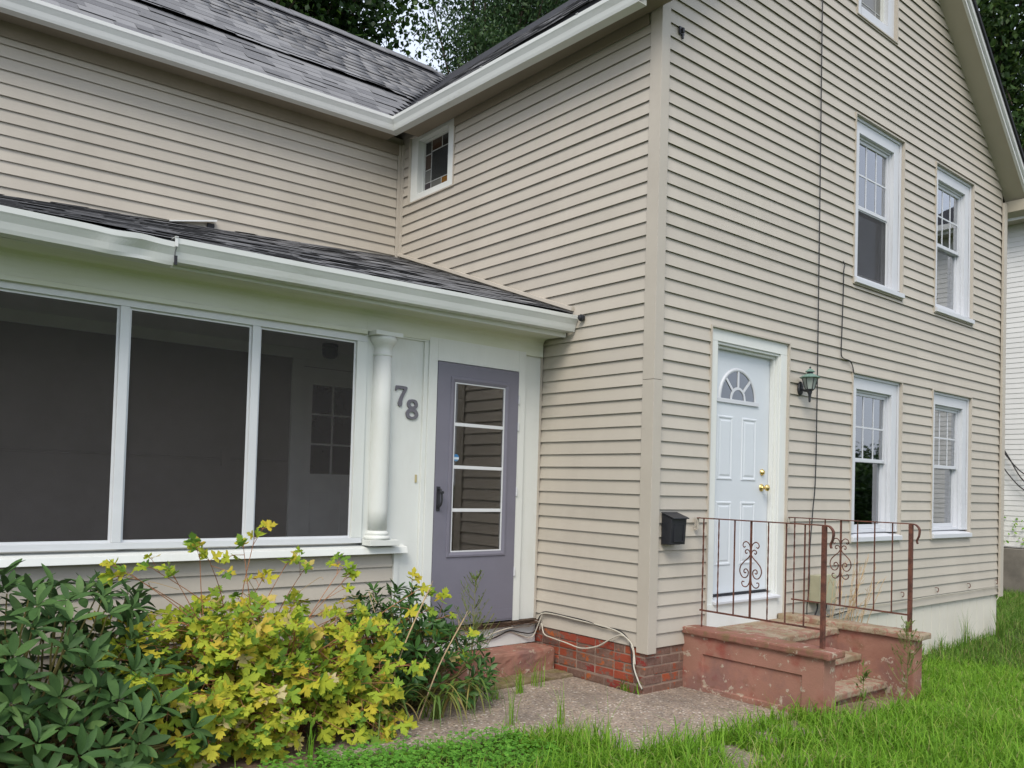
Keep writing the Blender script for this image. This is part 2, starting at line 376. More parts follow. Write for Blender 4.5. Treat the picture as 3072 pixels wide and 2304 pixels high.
LIP = .019
def board(parent, axis, base, a0, a1, z0, h=S, a0t=None, a1t=None, tilt=0.0, mat='siding', sgn=1):
    """one course of lap siding. axis 'x': runs along x on the plane y=base; 'y': runs along y on the plane x=base.
    The drip edge touches the plane; the wall core lies LIP behind it."""
    if a0t is None: a0t = a0
    if a1t is None: a1t = a1
    h2 = h+.007
    prof = [(0, 0), (.0160, h2), (LIP, h2), (LIP, .024), (.0052, .022), (.0030, 0)]
    jb, jz, jt = rnd.uniform(-.0012, .0012), rnd.uniform(-.0015, .0015), rnd.uniform(-.0006, .0006)
    base = base+jb; z0 = z0+jz; tilt = tilt+jt
    def ring(a, at):
        out = []
        for d, z in prof:
            aa = a+(at-a)*min(1, z/h); zz = z0+z+tilt*aa
            out.append((aa, base+d, zz) if axis == 'x' else (base+d, aa, zz))
        return out
    m = MB(); m.loft([ring(a0, a0t), ring(a1, a1t)])
    return m.build('siding_board', MAT[mat], parent)

# --- gable wall -------------------------------------------------------------
OPEN = [(2.885, 3.90, 3.525, 5.188), (4.635, 5.652, 3.515, 5.185), (2.905, 3.928, 1.04, 2.683), (4.632, 5.66, 1.04, 2.678), (2.877, 3.705, 6.147, 7.06), (.70, 1.823, .40, 2.81)]
def gable_z(x): return 6.985+SL*(4.648-max(x, 2*3.29-x)) if True else 0
CX = HX/2
def top_at(x): return 5.26+SL*(CX-abs(x-CX))
def wall_core():
    m = MB(); y0, y1 = LIP, LIP+.12
    xs = sorted({LIP, CX, HX-LIP, *[v for o in OPEN for v in o[:2]]})
    for a, b in zip(xs[:-1], xs[1:]):
        ops = sorted([(o[2], o[3]) for o in OPEN if o[0] <= a+1e-6 and o[1] >= b-1e-6])
        z = .34
        for zo0, zo1 in ops:
            m.box(a, b, y0, y1, z, zo0); z = zo1
        m.hexa([(a,y0,z),(b,y0,z),(b,y1,z),(a,y1,z),(a,y0,top_at(a)),(b,y0,top_at(b)),(b,y1,top_at(b)),(a,y1,top_at(a))])
    return m.build('gable_wall', MAT['wall_core'], house)
gw = wall_core()
z = .9483-6*S; k = 0
while z < top_at(CX)-.02:
    lo, hi = .084, HX-.084
    if top_at(lo) < z+S:
        t = (z-5.26)/SL; t2 = (z+S-5.26)/SL
        lo_b, lo_t = max(.084, t), max(.084, t2); hi_b, hi_t = HX-lo_b, HX-lo_t
    else: lo_b = lo_t = lo; hi_b = hi_t = hi
    # free spans between openings
    cuts = sorted([(o[0]+.004, o[1]-.004) for o in OPEN if o[2] < z+S*.98 and o[3] > z+.004])
    # an opening that starts or ends inside this course leaves a strip; treat small overlaps as cut
    a = lo_b; spans = []
    for c0, c1 in cuts: spans.append((a, c0)); a = c1
    spans.append((a, hi_b))
    seam = [2.62, 4.25, 1.86][(k//2) % 3]
    for i, (s0, s1) in enumerate(spans):
        if s1-s0 < .03: continue
        st = lo_t if i == 0 and s0 == lo_b else s0; en = hi_t if i == len(spans)-1 else s1
        if en-st < .05: st = en = (st+en)/2
        if s0+.35 < seam < s1-.35 and k % 2 == 0 and len(spans) == 1 and z < 5.2:
            board(gw, 'x', 0, s0, seam, z, a0t=st); board(gw, 'x', .0012, seam-.0005, s1, z, a1t=en)
        else: board(gw, 'x', 0, s0, s1, z, a0t=st, a1t=en)
    z += S; k += 1
# courses that an opening only bites into: filler strips above and below the openings
for o in OPEN[:5]:
    n0 = math.floor((o[2]-.3387)/S); zb = .3387+n0*S
    if o[2]-zb > .012: board(gw, 'x', .0004, o[0]+.004, o[1]-.004, zb, h=o[2]-zb-.007)
for o in OPEN:      # the course cut away over each opening: only its upper part remains
    n1 = math.ceil((o[3]-.3387)/S); zb = .3387+(n1-1)*S; u = o[3]-zb
    if S-u > .006 and u > .0042:
        h2 = S+.007; d0 = .016*u/h2
        m = MB(); prof = [(d0, u), (.016, h2), (LIP, h2), (LIP, u+.012), (d0+.003, u+.012), (d0+.003, u)]
        m.loft([[(x, d, zb+q) for d, q in prof] for x in (o[0]+.0035, o[1]-.0035)]); m.build('siding_board', MAT['siding'], gw)

# --- side wall --------------------------------------------------------------
m = MB()
def side_core():
    m = MB(); x0, x1 = LIP, LIP+.12
    w = (2.575, 3.385, 4.402, 5.12)
    m.box(x0, x1, LIP+.12, w[0], .34, 5.25); m.box(x0, x1, w[1], HD, .34, 5.25)
    m.box(x0, x1, w[0], w[1], .34, w[2]); m.box(x0, x1, w[0], w[1], w[3], 5.25)
    return m.build('side_wall', MAT['wall_core'], house)
sw = side_core()
z = .9483-6*S+.0055; k = 0
while z < 5.06:
    if z+S*.6 > 4.402 and z < 5.2:
        board(sw, 'y', 0, .078, 2.579, z); board(sw, 'y', 0, 3.381, 3.488, z)
    else:
        board(sw, 'y', 0, .078, 3.488, z)
    z += S; k += 1

# --- wing wall --------------------------------------------------------------
TW = .017
m = MB(); m.box(-7.2, LIP, WY+LIP, WY+.13, .2, 5.15); ww = m.build('wing_wall', MAT['wall_core'], house)
z = 3.888-2*S; k = 0
while z < 5.02:
    seam = -.966 if (k//2) % 2 == 0 else -4.4
    board(ww, 'x', WY, -7.2, seam, z, tilt=TW); board(ww, 'x', WY+.0012, seam-.0005, -.048, z, tilt=TW)
    z += S; k += 1

# --- corner boards ----------------------------------------------------------
def corner_board(x, zs, name, z0, z1):
    m = MB(); s = zs; a, f, wb, wa = .005, .029, .090, .081
    ring = lambda z: [(x-s*a, -f, z), (x+s*wb, -f, z), (x+s*wb, -.002, z), (x-s*.0015, -.002, z), (x-s*.0015, wa, z), (x-s*a, wa, z)]
    m.loft([ring(z0), ring(z1)]); return m.build(name, MAT['siding_trim'], house, bevel=.003)
corner_board(0, 1, 'corner_board', .305, 2.305); corner_board(0, 1, 'corner_board', 2.308, 5.16)
corner_board(HX, -1, 'corner_board', .31, 5.16)
m = MB(); m.box(-.045, -.0005, WY-.014, WY+.012, 3.80, 5.07); m.box(-.014, .012, WY-.045, WY-.0145, 3.80, 5.07); m.build('inside_corner_post', MAT['siding_trim'], house, bevel=.002)

# --- other walls of the gabled block and wing -------------------------------
m = MB(); m.box(HX-.13, HX-.014, .135, HD, .34, 5.25); m.build('far_side_wall', MAT['wall_core'], house)
m = MB(); m.box(.135, HX-.135, HD-.12, HD, .34, 5.25)
m.hexa([(.135,HD-.12,5.25),(HX-.135,HD-.12,5.25),(HX-.135,HD,5.25),(.135,HD,5.25),(CX-.05,HD-.12,8.0),(CX+.05,HD-.12,8.0),(CX+.05,HD,8.0),(CX-.05,HD,8.0)]); m.build('back_wall', MAT['wall_core'], house)
m = MB(); m.box(-7.2, -7.08, WY+.131, 7.5, .2, 5.1); m.box(-7.079, .013, 7.38, 7.5, .2, 5.1); m.build('wing_back_wall', MAT['wall_core'], house)
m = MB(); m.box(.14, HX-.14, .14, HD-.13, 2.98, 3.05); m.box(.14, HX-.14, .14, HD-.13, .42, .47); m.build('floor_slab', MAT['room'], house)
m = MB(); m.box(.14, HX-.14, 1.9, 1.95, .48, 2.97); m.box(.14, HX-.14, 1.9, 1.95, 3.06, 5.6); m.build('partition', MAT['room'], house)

# --- foundation with bricks -------------------------------------------------
m = MB(); m.box(.0145, .30, .0145, 1.9, -.25, .34); m.box(.3003, .52, .0145, .30, -.25, .338); m.box(.0225, 6.5, .06, 7.8, -.4, .339)
fd = m.build('foundation', MAT['mortar'], house)
def brick_mesh(L, i):
    m = MB(); m.box(-L/2, L/2, -.05, .05, -.0285, .0285); return m.mesh('brick', MAT['brick'], bevel=.004, rough=.0022, cut=.06)
BR = {L: [brick_mesh(L, i) for i in range(2)] for L in (.19, .09)}
def brick(axis, a, zc, L):
    me = BR[L][rnd.randrange(2)]
    j = rnd.uniform(-.0035, .004)
    if axis == 'y': mt = Matrix.Translation((.060+j, a, zc)) @ Matrix.Rotation(R(90)+rnd.uniform(-.012, .012), 4, 'Z')
    else: mt = Matrix.Translation((a, .060+j, zc)) @ Matrix.Rotation(rnd.uniform(-.012, .012), 4, 'Z')
    place('brick', me, fd, mt @ Matrix.Rotation(rnd.uniform(-.01, .01), 4, 'Y'))
for c in range(5):
    zc = .030+c*.0675 if c == 0 else .036+c*.0675
    lean = -.012 if c == 0 else 0
    even = c % 2 == 0
    # side face
    y = .012 if even else .115
    first = True
    while y < 1.20:
        L = .09 if (rnd.random() < .12 and not first) else .19
        brick('y', y+L/2, zc, L); y += L+.0115; first = False
    x = .115 if even else .012
    while x < .46:
        L = .19 if x+.19 < .60 else .09
        brick('x', x+L/2, zc, L); x += L+.0115
# skirting below the siding, right of the steps
sk = MB(); sk.box(1.9, 6.55, .050, .062, -.32, .345); skirt = sk.build('skirting', MAT['skirt'], house)
x = 1.93
while x < 6.5:
    w = .196
    m = MB(); m.box(x, min(x+w, 6.54), .030, .0445, -.30, .343); m.build('skirting_board', MAT['skirt'], skirt, bevel=.003); x += w+.0055
# ------------------------------------------------------------------ windows
def ring_rect(m, o, w, y0, y1, wb=None, wt=None):
    """rectangular frame: o=(x0,x1,z0,z1), member width w, between depths y0 and y1"""
    x0, x1, z0, z1 = o; wb = w if wb is None else wb; wt = w if wt is None else wt
    m.box(x0, x0+w, y0, y1, z0, z1); m.box(x1-w, x1, y0, y1, z0, z1)
    if wt: m.box(x0+w, x1-w, y0, y1, z1-wt, z1)
    if wb: m.box(x0+w, x1-w, y0, y1, z0, z0+wb)
def window(o, mesh_screen=False, cols=3, rows=2, room=True, curtain=0, name='window', stained=False):
    x0, x1, z0, z1 = o
    w = bpy.data.objects.new(name, None); w.empty_display_size = .1; w.location = ((x0+x1)/2, 0, z0); attach(w, house)
    m = MB(); ring_rect(m, o, .013, -.006, .05); m.build('channel', MAT['siding_trim'], w)
    cs = .138; i = (x0+.013, x1-.013, z0+.013, z1-.013)
    m = MB()
    # mitred casing with a raised outer bead
    a0, a1, b0, b1 = i
    m.box(a0, a0+cs, .040, .10, b0+.08, b1); m.box(a1-cs, a1, .040, .10, b0+.08, b1)
    m.hexa([(a0+cs,.040,b1-cs),(a1-cs,.040,b1-cs),(a1-cs,.10,b1-cs),(a0+cs,.10,b1-cs),(a0+cs,.040,b1),(a1-cs,.040,b1),(a1-cs,.10,b1),(a0+cs,.10,b1)])
    m.build('casing', MAT['white_vinyl'], w, bevel=.002)
    m = MB(); m.box(a0, a0+.03, .026, .0395, b0+.08, b1); m.box(a1-.03, a1, .026, .0395, b0+.08, b1); m.box(a0+.03, a1-.03, .026, .0395, b1-.03, b1)
    m.build('casing_bead', MAT['white_vinyl'], w, bevel=.004)
    m = MB(); m.hexa([(a0,-.03,b0),(a1,-.03,b0),(a1,.13,b0),(a0,.13,b0),(a0,-.03,b0+.045),(a1,-.03,b0+.045),(a1,.13,b0+.079),(a0,.13,b0+.079)])
    m.build('sill', MAT['white_vinyl'], w, bevel=.003)
    u = (a0+cs, a1-cs, b0+.0795, b1-cs)
    m = MB(); ring_rect(m, u, .022, .075, .16, wb=.03); m.build('frame', MAT['white_vinyl'], w, bevel=.002)
    ux0, ux1, uz0, uz1 = u[0]+.0225, u[1]-.0225, u[2]+.0305, u[3]-.0225
    zm = (uz0+uz1)/2+.01
    m = MB(); ring_rect(m, (ux0, ux1, zm-.018, uz1), .030, .090, .118, wb=.036); m.build('upper_sash', MAT['white_vinyl'], w, bevel=.002)
    m = MB(); ring_rect(m, (ux0, ux1, uz0, zm+.016), .032, .1205, .150, wb=.045, wt=.034); m.build('lower_sash', MAT['white_vinyl'], w, bevel=.002)
    gx0, gx1, gz0, gz1 = ux0+.0305, ux1-.0305, zm+.0185, uz1-.0305
    m = MB(); m.box(gx0, gx1, .103, .107, gz0, gz1); m.build('upper_pane', MAT['glass'], w)
    m = MB(); m.box(ux0+.0325, ux1-.0325, .134, .138, uz0+.0455, zm-.0185); m.build('lower_pane', MAT['glass'], w)
    for c in range(1, cols):
        xc = gx0+(gx1-gx0)*c/cols; m = MB(); m.box(xc-.008, xc+.008, .0985, .1025, gz0, gz1); m.build('muntin', MAT['white_vinyl'], w)
    for r in range(1, rows):
        zc = gz0+(gz1-gz0)*r/rows; m = MB(); m.box(gx0, gx1, .0982, .1022, zc-.008, zc+.008); m.build('muntin', MAT['white_vinyl'], w)
    if mesh_screen:
        m = MB(); m.box(ux0, ux1, .100, .1012, uz0, zm-.0185); m.build('insect_screen', MAT['win_screen'], w)
        m = MB(); ring_rect(m, (ux0, ux1, uz0, zm-.0185), .012, .098, .105); m.build('screen_frame', MAT['alu'], w)
    if curtain:
        for side in (0, 1):
            cx0 = u[0]-.05 if side == 0 else u[1]-.17; pts = []
            m = MB(); n = 14; xs = [cx0+.22*q/n for q in range(n+1)]
            ringz = lambda zz: [(xx, .26+.016*math.sin(q*2.1+side)+.0, zz) for q, xx in enumerate(xs)]+[(xx, .262+.016*math.sin(q*2.1+side), zz) for q, xx in reversed(list(enumerate(xs)))]
            m.loft([ringz(u[2]), ringz(u[3])]); m.build('curtain', MAT['curtain'], w, smooth=True)
    return w
MAT['win_screen'] = screen_mat('win_screen', (.09,.09,.095), .45)
window(OPEN[0], mesh_screen=True, curtain=1)
window(OPEN[1], curtain=1)
window(OPEN[2], curtain=1)
window(OPEN[3], curtain=1)
# attic window with old leaded panes
def coloured_glass(name, col, rough=.2, refl=.9):
    t = NT(name); f = t.n('ShaderNodeFresnel'); f.inputs[0].default_value = 1.5
    co = t.coord(); b = t.bump(t.noise(co, 60, 3), .35, .004)
    d = t.n('ShaderNodeBsdfPrincipled'); d.inputs['Base Color'].default_value = col+(1,); d.inputs['Roughness'].default_value = rough; d.inputs['Specular IOR Level'].default_value = .6; t.l(b, d.inputs['Normal'])
    t.l(d.outputs[0], t.out.inputs[0]); return t.m
GL = {k: coloured_glass('leaded_'+k, c) for k, c in dict(amber=(.19,.085,.012), dark=(.015,.013,.014), plum=(.03,.018,.025), grey=(.13,.13,.12), frost=(.16,.155,.145), brown=(.045,.022,.012), clear=(.03,.032,.034)).items()}
def leaded(w, u, plane, axis, cells, lead):
    """cells: (u0,u1,v0,v1,key) in 0..1 of the opening u=(a0,a1,z0,z1); plane = depth"""
    a0, a1, z0, z1 = u; m2 = MB(); t = .006
    def bx(m, p0, p1, q0, q1, d0, d1):
        if axis == 'x': m.box(p0, p1, d0, d1, q0, q1)
        else: m.box(d0, d1, p0, p1, q0, q1)
    for c0, c1, v0, v1, key in cells:
        p0, p1, q0, q1 = a0+(a1-a0)*c0, a0+(a1-a0)*c1, z0+(z1-z0)*v0, z0+(z1-z0)*v1
        m = MB(); bx(m, p0+t*.6, p1-t*.6, q0+t*.6, q1-t*.6, plane, plane+.004); m.build('pane', GL[key], w)
        for s in ((p0, p0+t*.58, q0, q1), (p1-t*.58, p1, q0, q1), (p0+t*.58, p1-t*.58, q0, q0+t*.58), (p0+t*.58, p1-t*.58, q1-t*.58, q1)): bx(m2, *s, plane-.004, plane+.006)
    m2.build('lead_came', MAT['lead'], w)
def attic_window(o):
    w = bpy.data.objects.new('attic_window', None); w.empty_display_size = .1; w.location = ((o[0]+o[1])/2, 0, o[2]); attach(w, house)
    m = MB(); ring_rect(m, o, .013, -.006, .05); m.build('channel', MAT['siding_trim'], w)
    i = (o[0]+.013, o[1]-.013, o[2]+.013, o[3]-.013); cs = .13
    m = MB(); ring_rect(m, i, cs, .035, .10); m.build('casing', MAT['white_vinyl'], w, bevel=.002)
    u = (i[0]+cs, i[1]-cs, i[2]+cs, i[3]-cs)
    m = MB(); ring_rect(m, u, .02, .075, .16); m.build('frame', MAT['white_paint'], w, bevel=.002)
    g = (u[0]+.0205, u[1]-.0205, u[2]+.0205, u[3]-.0205)
    cells = [(0,.2,0,.18,'grey'),(.2,.8,0,.18,'frost'),(.8,1,0,.18,'grey'),(0,.2,.18,.8,'frost'),(.8,1,.18,.8,'grey'),(.2,.8,.18,.8,'frost'),(0,.2,.8,1,'grey'),(.2,.8,.8,1,'frost'),(.8,1,.8,1,'grey')]
    leaded(w, g, .11, 'x', cells, None)
attic_window(OPEN[4])
# small stained glass window on the side wall
def side_window():
    a0, a1, z0, z1 = 2.575, 3.385, 4.402, 5.03
    w = bpy.data.objects.new('stained_glass_window', None); w.empty_display_size = .1; w.location = (0, (a0+a1)/2, z0); attach(w, house)
    def rr(m, o, wd, d0, d1, wt=None, wb=None):
        x0, x1, q0, q1 = o; wt = wd if wt is None else wt; wb = wd if wb is None else wb
        m.box(d0, d1, x0, x0+wd, q0, q1); m.box(d0, d1, x1-wd, x1, q0, q1); m.box(d0, d1, x0+wd, x1-wd, q1-wt, q1); m.box(d0, d1, x0+wd, x1-wd, q0, q0+wb)
    z1 = 5.115
    m = MB(); rr(m, (a0, a1, z0, z1), .013, -.006, .05); m.build('channel', MAT['siding_trim'], w)
    m = MB(); rr(m, (a0+.0135, a1-.0135, z0+.0135, z1-.001), .12, .020, .10, wt=.06, wb=.075); m.build('casing', MAT['white_paint'], w, bevel=.002)
    u = (a0+.134, a1-.134, z0+.089, z1-.0615)
    m = MB(); rr(m, u, .012, .085, .15); m.build('frame', MAT['white_paint'], w, bevel=.002)
    g = (u[0]+.0125, u[1]-.0125, u[2]+.0125, u[3]-.0125)
    # from the far end (inner corner side) to the near end: y grows towards the inner corner
    c = [(.78,1,.0,.2,'plum'),(.42,.78,.0,.2,'grey'),(.06,.42,.0,.2,'amber'),(0,.06,0,.2,'dark'),
         (.78,1,.2,.45,'grey'),(.78,1,.45,.75,'brown'),(.78,1,.75,1,'dark'),(.06,.78,.2,.78,'clear'),(0,.06,.2,.78,'dark'),
         (.42,.78,.78,1,'brown'),(.06,.42,.78,1,'dark'),(0,.06,.78,1,'dark')]
    leaded(w, g, .11, 'y', c, None)
side_window()

# ------------------------------------------------------------------ front door
def front_door():
    d = bpy.data.objects.new('front_door', None); d.empty_display_size = .1; d.location = (1.25, 0, .44); attach(d, house)
    o = OPEN[5]; x0, x1, z0, z1 = o
    m = MB(); m.box(x0, x0+.013, -.006, .05, .44, z1); m.box(x1-.013, x1, -.006, .05, .44, z1); m.box(x0+.013, x1-.013, -.006, .05, z1-.013, z1); m.build('channel', MAT['siding_trim'], d)
    a0, a1, b1 = x0+.0135, x1-.0135, z1-.0135; cs = .098
    m = MB(); m.box(a0, a0+cs, .018, .07, .445, b1-cs); m.box(a1-cs, a1, .018, .07, .445, b1-cs); m.box(a0, a1, .018, .07, b1-cs+.0008, b1); m.build('casing', MAT['white_paint'], d, bevel=.002)
    m = MB(); j0, j1 = a0+cs, a1-cs
    m.box(j0, j0+.022, .03, .20, .60, b1-cs-.02); m.box(j1-.022, j1, .03, .20, .60, b1-cs-.02); m.box(j0, j1, .03, .20, b1-cs-.0195, b1-cs)
    m.build('jamb', MAT['white_paint'], d, bevel=.002)
    m = MB(); m.box(j1-.044, j1-.0225, .06, .097, .66, b1-cs-.043); m.box(j0+.0225, j0+.044, .06, .097, .66, b1-cs-.043); m.box(j0+.0225, j1-.0225, .06, .097, b1-cs-.0425, b1-cs-.0205); m.build('stop', MAT['white_paint'], d, bevel=.002)
    s0, s1, t0, t1 = j0+.024, j1-.031, .668, b1-cs-.03
    m = MB(); m.box(s0, s1, .100, .144, t0, t1); sl = m.build('door_slab', MAT['white_door'], d, bevel=.002)
    m = MB(); m.box(s1+.0005, j1-.0225, .108, .15, t0, t1); m.build('weatherstrip', MAT['dark_gap'], d)
    # pressed panels: sunk groove with a raised field
    def panel(p0, p1, q0, q1):
        m = MB(); y = .0995
        r = [(p0, q0), (p1, q0), (p1, q1), (p0, q1)]
        def ins(k, yy): return [(p0+k, yy, q0+k), (p1-k, yy, q0+k), (p1-k, yy, q1-k), (p0+k, yy, q1-k)]
        m.loft([ins(0, y), ins(.006, y-.006), ins(.016, y-.006), ins(.026, y-.0012), ins(.034, y-.0012), ins(.046, y-.005)], caps=False)
        e = ins(.046, y-.005); m.poly([e[0], e[1], e[2], e[3]])
        m.build('panel', MAT['white_door'], sl)
    for q0, q1 in ((1.594, 2.121), (.895, 1.418)):
        panel(.935, 1.148, q0, q1); panel(1.272, 1.485, q0, q1)
    # fan light
    cx, zb = 1.205, 2.262; rx, rz = .262, .262
    def arc(r, n=24, y=.0): return [(cx+r*math.cos(math.pi*k/n), y, zb+r*math.sin(math.pi*k/n)) for k in range(n+1)]
    m = MB()
    for (r0, r1, y0, y1) in ((.236, .268, .088, .0998),):
        n = 24; rings = []
        for k in range(n+1):
            c_, s_ = math.cos(math.pi*k/n), math.sin(math.pi*k/n)
            rings.append([(cx+r0*c_, y1, zb+r0*s_), (cx+r0*c_, y0+.004, zb+r0*s_), (cx+(r0+.010)*c_, y0, zb+(r0+.010)*s_), (cx+(r1-.012)*c_, y0, zb+(r1-.012)*s_), (cx+r1*c_, y1, zb+r1*s_)])
        m.loft(rings)
    m.box(cx-.292, cx+.292, .086, .0998, zb-.034, zb-.0005)
    m.build('fanlight_frame', MAT['white_vinyl'], sl, bevel=.0015)
    n = 20; m = MB(); m.poly([(cx+.236*math.cos(math.pi*k/n), .0978, zb+.236*math.sin(math.pi*k/n)) for k in range(n+1)]); m.build('fanlight_glass', MAT['fan_glass'], sl)
    m = MB(); hr = .085; rings = []
    for k in range(n+1):
        c_, s_ = math.cos(math.pi*k/n), math.sin(math.pi*k/n)
        rings.append([(cx+hr*c_, .0972, zb+hr*s_), (cx+hr*c_, .0925, zb+hr*s_), (cx+(hr+.022)*c_, .0925, zb+(hr+.022)*s_), (cx+(hr+.022)*c_, .0972, zb+(hr+.022)*s_)])
    m.loft(rings); m.build('fanlight_hub', MAT['white_vinyl'], sl)
    for ang in (45, 90, 135):
        a = R(ang); dx, dz = math.cos(a), math.sin(a); px, pz = -dz*.011, dx*.011
        m = MB(); p = [(cx+hr*1.2*dx, zb+hr*1.2*dz), (cx+.238*dx, zb+.238*dz)]
        m.hexa([(p[0][0]-px,.0922,p[0][1]-pz),(p[1][0]-px,.0922,p[1][1]-pz),(p[1][0]-px,.0970,p[1][1]-pz),(p[0][0]-px,.0970,p[0][1]-pz),(p[0][0]+px,.0922,p[0][1]+pz),(p[1][0]+px,.0922,p[1][1]+pz),(p[1][0]+px,.0970,p[1][1]+pz),(p[0][0]+px,.0970,p[0][1]+pz)])
        m.build('fanlight_spoke', MAT['white_vinyl'], sl)
    def lathe_y(name, x, z, prof, parent):
        m = MB(); m.loft([[(x+r*math.cos(2*math.pi*k/18), yy, z+r*math.sin(2*math.pi*k/18)) for k in range(18)] for r, yy in prof]); m.build(name, MAT['brass'], parent, smooth=True)
    lathe_y('knob', 1.575, 1.540, [(.033, .0995), (.033, .096), (.028, .090), (.013, .086), (.011, .066), (.016, .060), (.026, .050), (.029, .040), (.026, .031), (.014, .026), (.001, .025)], sl)
    lathe_y('deadbolt', 1.577, 1.672, [(.028, .0995), (.028, .092), (.024, .086), (.018, .083), (.018, .078), (.001, .077)], sl)
    m = MB(); m.box(s0, s1, .092, .15, .655, .6675); m.build('door_sweep', MAT['dark_gap'], d)
    m = MB(); m.hexa([(j0-.01,-.02,.605),(j1+.01,-.02,.605),(j1+.01,.16,.605),(j0-.01,.16,.605),(j0-.01,-.02,.625),(j1+.01,-.02,.625),(j1+.01,.16,.652),(j0-.01,.16,.652)]); m.build('door_sill', MAT['white_vinyl'], d, bevel=.003)
    m = MB(); m.box(a0+.0005, a1-.11, .004, .0165, .425, .604); m.build('riser_board', MAT['white_paint'], d)
front_door()
# ------------------------------------------------------------------ roofs
def shingle_mesh(w, h, name='shingle'):
    m = MB(); m.hexa([(0,0,.0),(w,0,.0),(w,h,-.002),(0,h,-.002),(0,0,.002),(w,0,.002),(w,h,.0006),(0,h,.0006)])
    return m.mesh(name, MAT['shingle'])
def lay_shingles(parent, spots, limit=300):
    """spots: (matrix, width, height); the ones that show largest become parts, the rest one joined part"""
    spots.sort(key=lambda s: (s[0].translation-CAM).length)
    cache = {}
    for mt, w, h in spots[:limit]:
        key = (round(w, 2), round(h, 2))
        if key not in cache: cache[key] = shingle_mesh(*key)
        place('shingle', cache[key], parent, mt)
    rest = spots[limit:]
    if rest:
        m = MB(); m.hexa([(0,0,.0),(1,0,.0),(1,1,-.002),(0,1,-.002),(0,0,.002),(1,0,.002),(1,1,.0006),(0,1,.0006)])
        tris = [(f[0], f[1], f[2]) for f in m.f]+[(f[0], f[2], f[3]) for f in m.f]
        mats = [np.array(mt @ Matrix.Diagonal((w, h, 1, 1))) for mt, w, h in rest]
        o = bpy.data.objects.new('shingle_field', np_mesh('shingle_field', m.v, tris, mats, MAT['shingle'])); attach(o, parent); setp(o, kind='stuff')
EX = .135
def course_spots(P, x0, x1f, vmax, lift=None, wmul=1.0, seed=1, first=0):
    """P(x, v) -> surface point; returns shingle spots course by course"""
    rg = random.Random(seed); out = []; v = first; i = 0
    while v < vmax:
        x = x0; xe = x1f(v); fw = rg.uniform(.08, .3)
        while x < xe:
            w = fw if x == x0 else rg.choice([.17, .2, .24, .28, .31])*wmul; w2 = min(w, xe-x+.02)
            if w2 > .03:
                p = P(x, v); px = P(x+.1, v); pv = P(x, v+.1)
                ax = (px-p).normalized(); ay = (pv-p).normalized(); az = ax.cross(ay).normalized(); ay = az.cross(ax)
                l = (lift(i, x) if lift else 0)+rg.choice([0, 0, 0, .0015, .0055, .0065, .007])
                h = EX+.03
                # the butt lifts, the head stays down
                ay2 = (ay*h-az*(l*.9+.0012)).normalized(); az2 = ax.cross(ay2)
                q = p+az*(.0022+l)
                out.append((frame_mtx(q, ax, ay2, az2), round(w2-.004, 3), h))
            x += w
        v += EX; i += 1
    return out
# --- gabled block -----------------------------------------------------------
RY0, RY1 = -.285, HD+.25
def roof_z(x): return 5.2+SL*(x+.28) if x <= CX else 5.2+SL*(2*CX-x+.28)
m = MB()
for xa, xb in ((-.30, CX), (CX, HX+.30)):
    za, zb_ = roof_z(xa), roof_z(xb)
    m.hexa([(xa,RY0,za-.05),(xb,RY0,zb_-.05),(xb,RY1,zb_-.05),(xa,RY1,za-.05),(xa,RY0,za),(xb,RY0,zb_),(xb,RY1,zb_),(xa,RY1,za)])
main_roof = m.build('main_roof', MAT['roof_dark'], house)
cs_ = math.cos(math.atan(SL)); sn_ = math.sin(math.atan(SL))
P = lambda y, v: Vector((-.315+v*cs_, -y, roof_z(-.315+v*cs_)))
lay_shingles(main_roof, course_spots(lambda a, v: P(a, v), -3.35, lambda v: .30, 2.0, seed=3), 200)
# right side of the roof seen along the rake: first tabs only
P2 = lambda y, v: Vector((HX+.315-v*cs_, y, roof_z(HX+.315-v*cs_)))
lay_shingles(main_roof, course_spots(P2, -.27, lambda v: .5, 5.1, seed=4), 60)
# rake boards, crown and soffit of the gable
def rake(side):
    def q(t, y, dz): # t: distance from the corner towards the ridge in x
        x = t if side < 0 else HX-t
        return (x, y, 5.26+SL*t+dz)
    def bar(name, y0, y1, d0, d1, t0, mat, bev=.002):
        m = MB(); a, b = [], []
        for t, L in ((t0, a), (CX, b)):
            for y, d in ((y0, d0), (y1, d0), (y1, d1), (y0, d1)): L.append(q(t, y, d))
        m.loft([a, b]); return m.build(name, MAT[mat], house, bevel=bev)
    bar('rake_soffit', -.215, .018, .0, .012, -.08, 'soffit', 0)
    bar('rake_board', -.235, -.2155, -.02, .15, -.28, 'gutter_clean')
    bar('rake_moulding', -.262, -.2355, .075, .155, -.30, 'gutter_clean', .006)
    bar('rake_bead', -.248, -.2355, -.018, .005, -.28, 'gutter_clean', .004)
rake(-1); rake(1)
# eave boxes
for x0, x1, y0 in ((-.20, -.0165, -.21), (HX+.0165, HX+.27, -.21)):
    m = MB(); m.box(x0, x1, y0, 3.20 if x0 < 0 else HD, 5.062, 5.20); m.build('eave_box', MAT['shaded_eave' if x0 < 0 else 'soffit'], house, bevel=.003)
m = MB(); m.box(HX+.271, HX+.29, -.21, HD, 5.08, 5.25); m.build('fascia', MAT['white_paint'], house)
m = MB(); m.box(-.014, -.0005, .1, 2.574, 4.985, 5.0615); m.build('frieze_board', MAT['shaded_eave'], house)
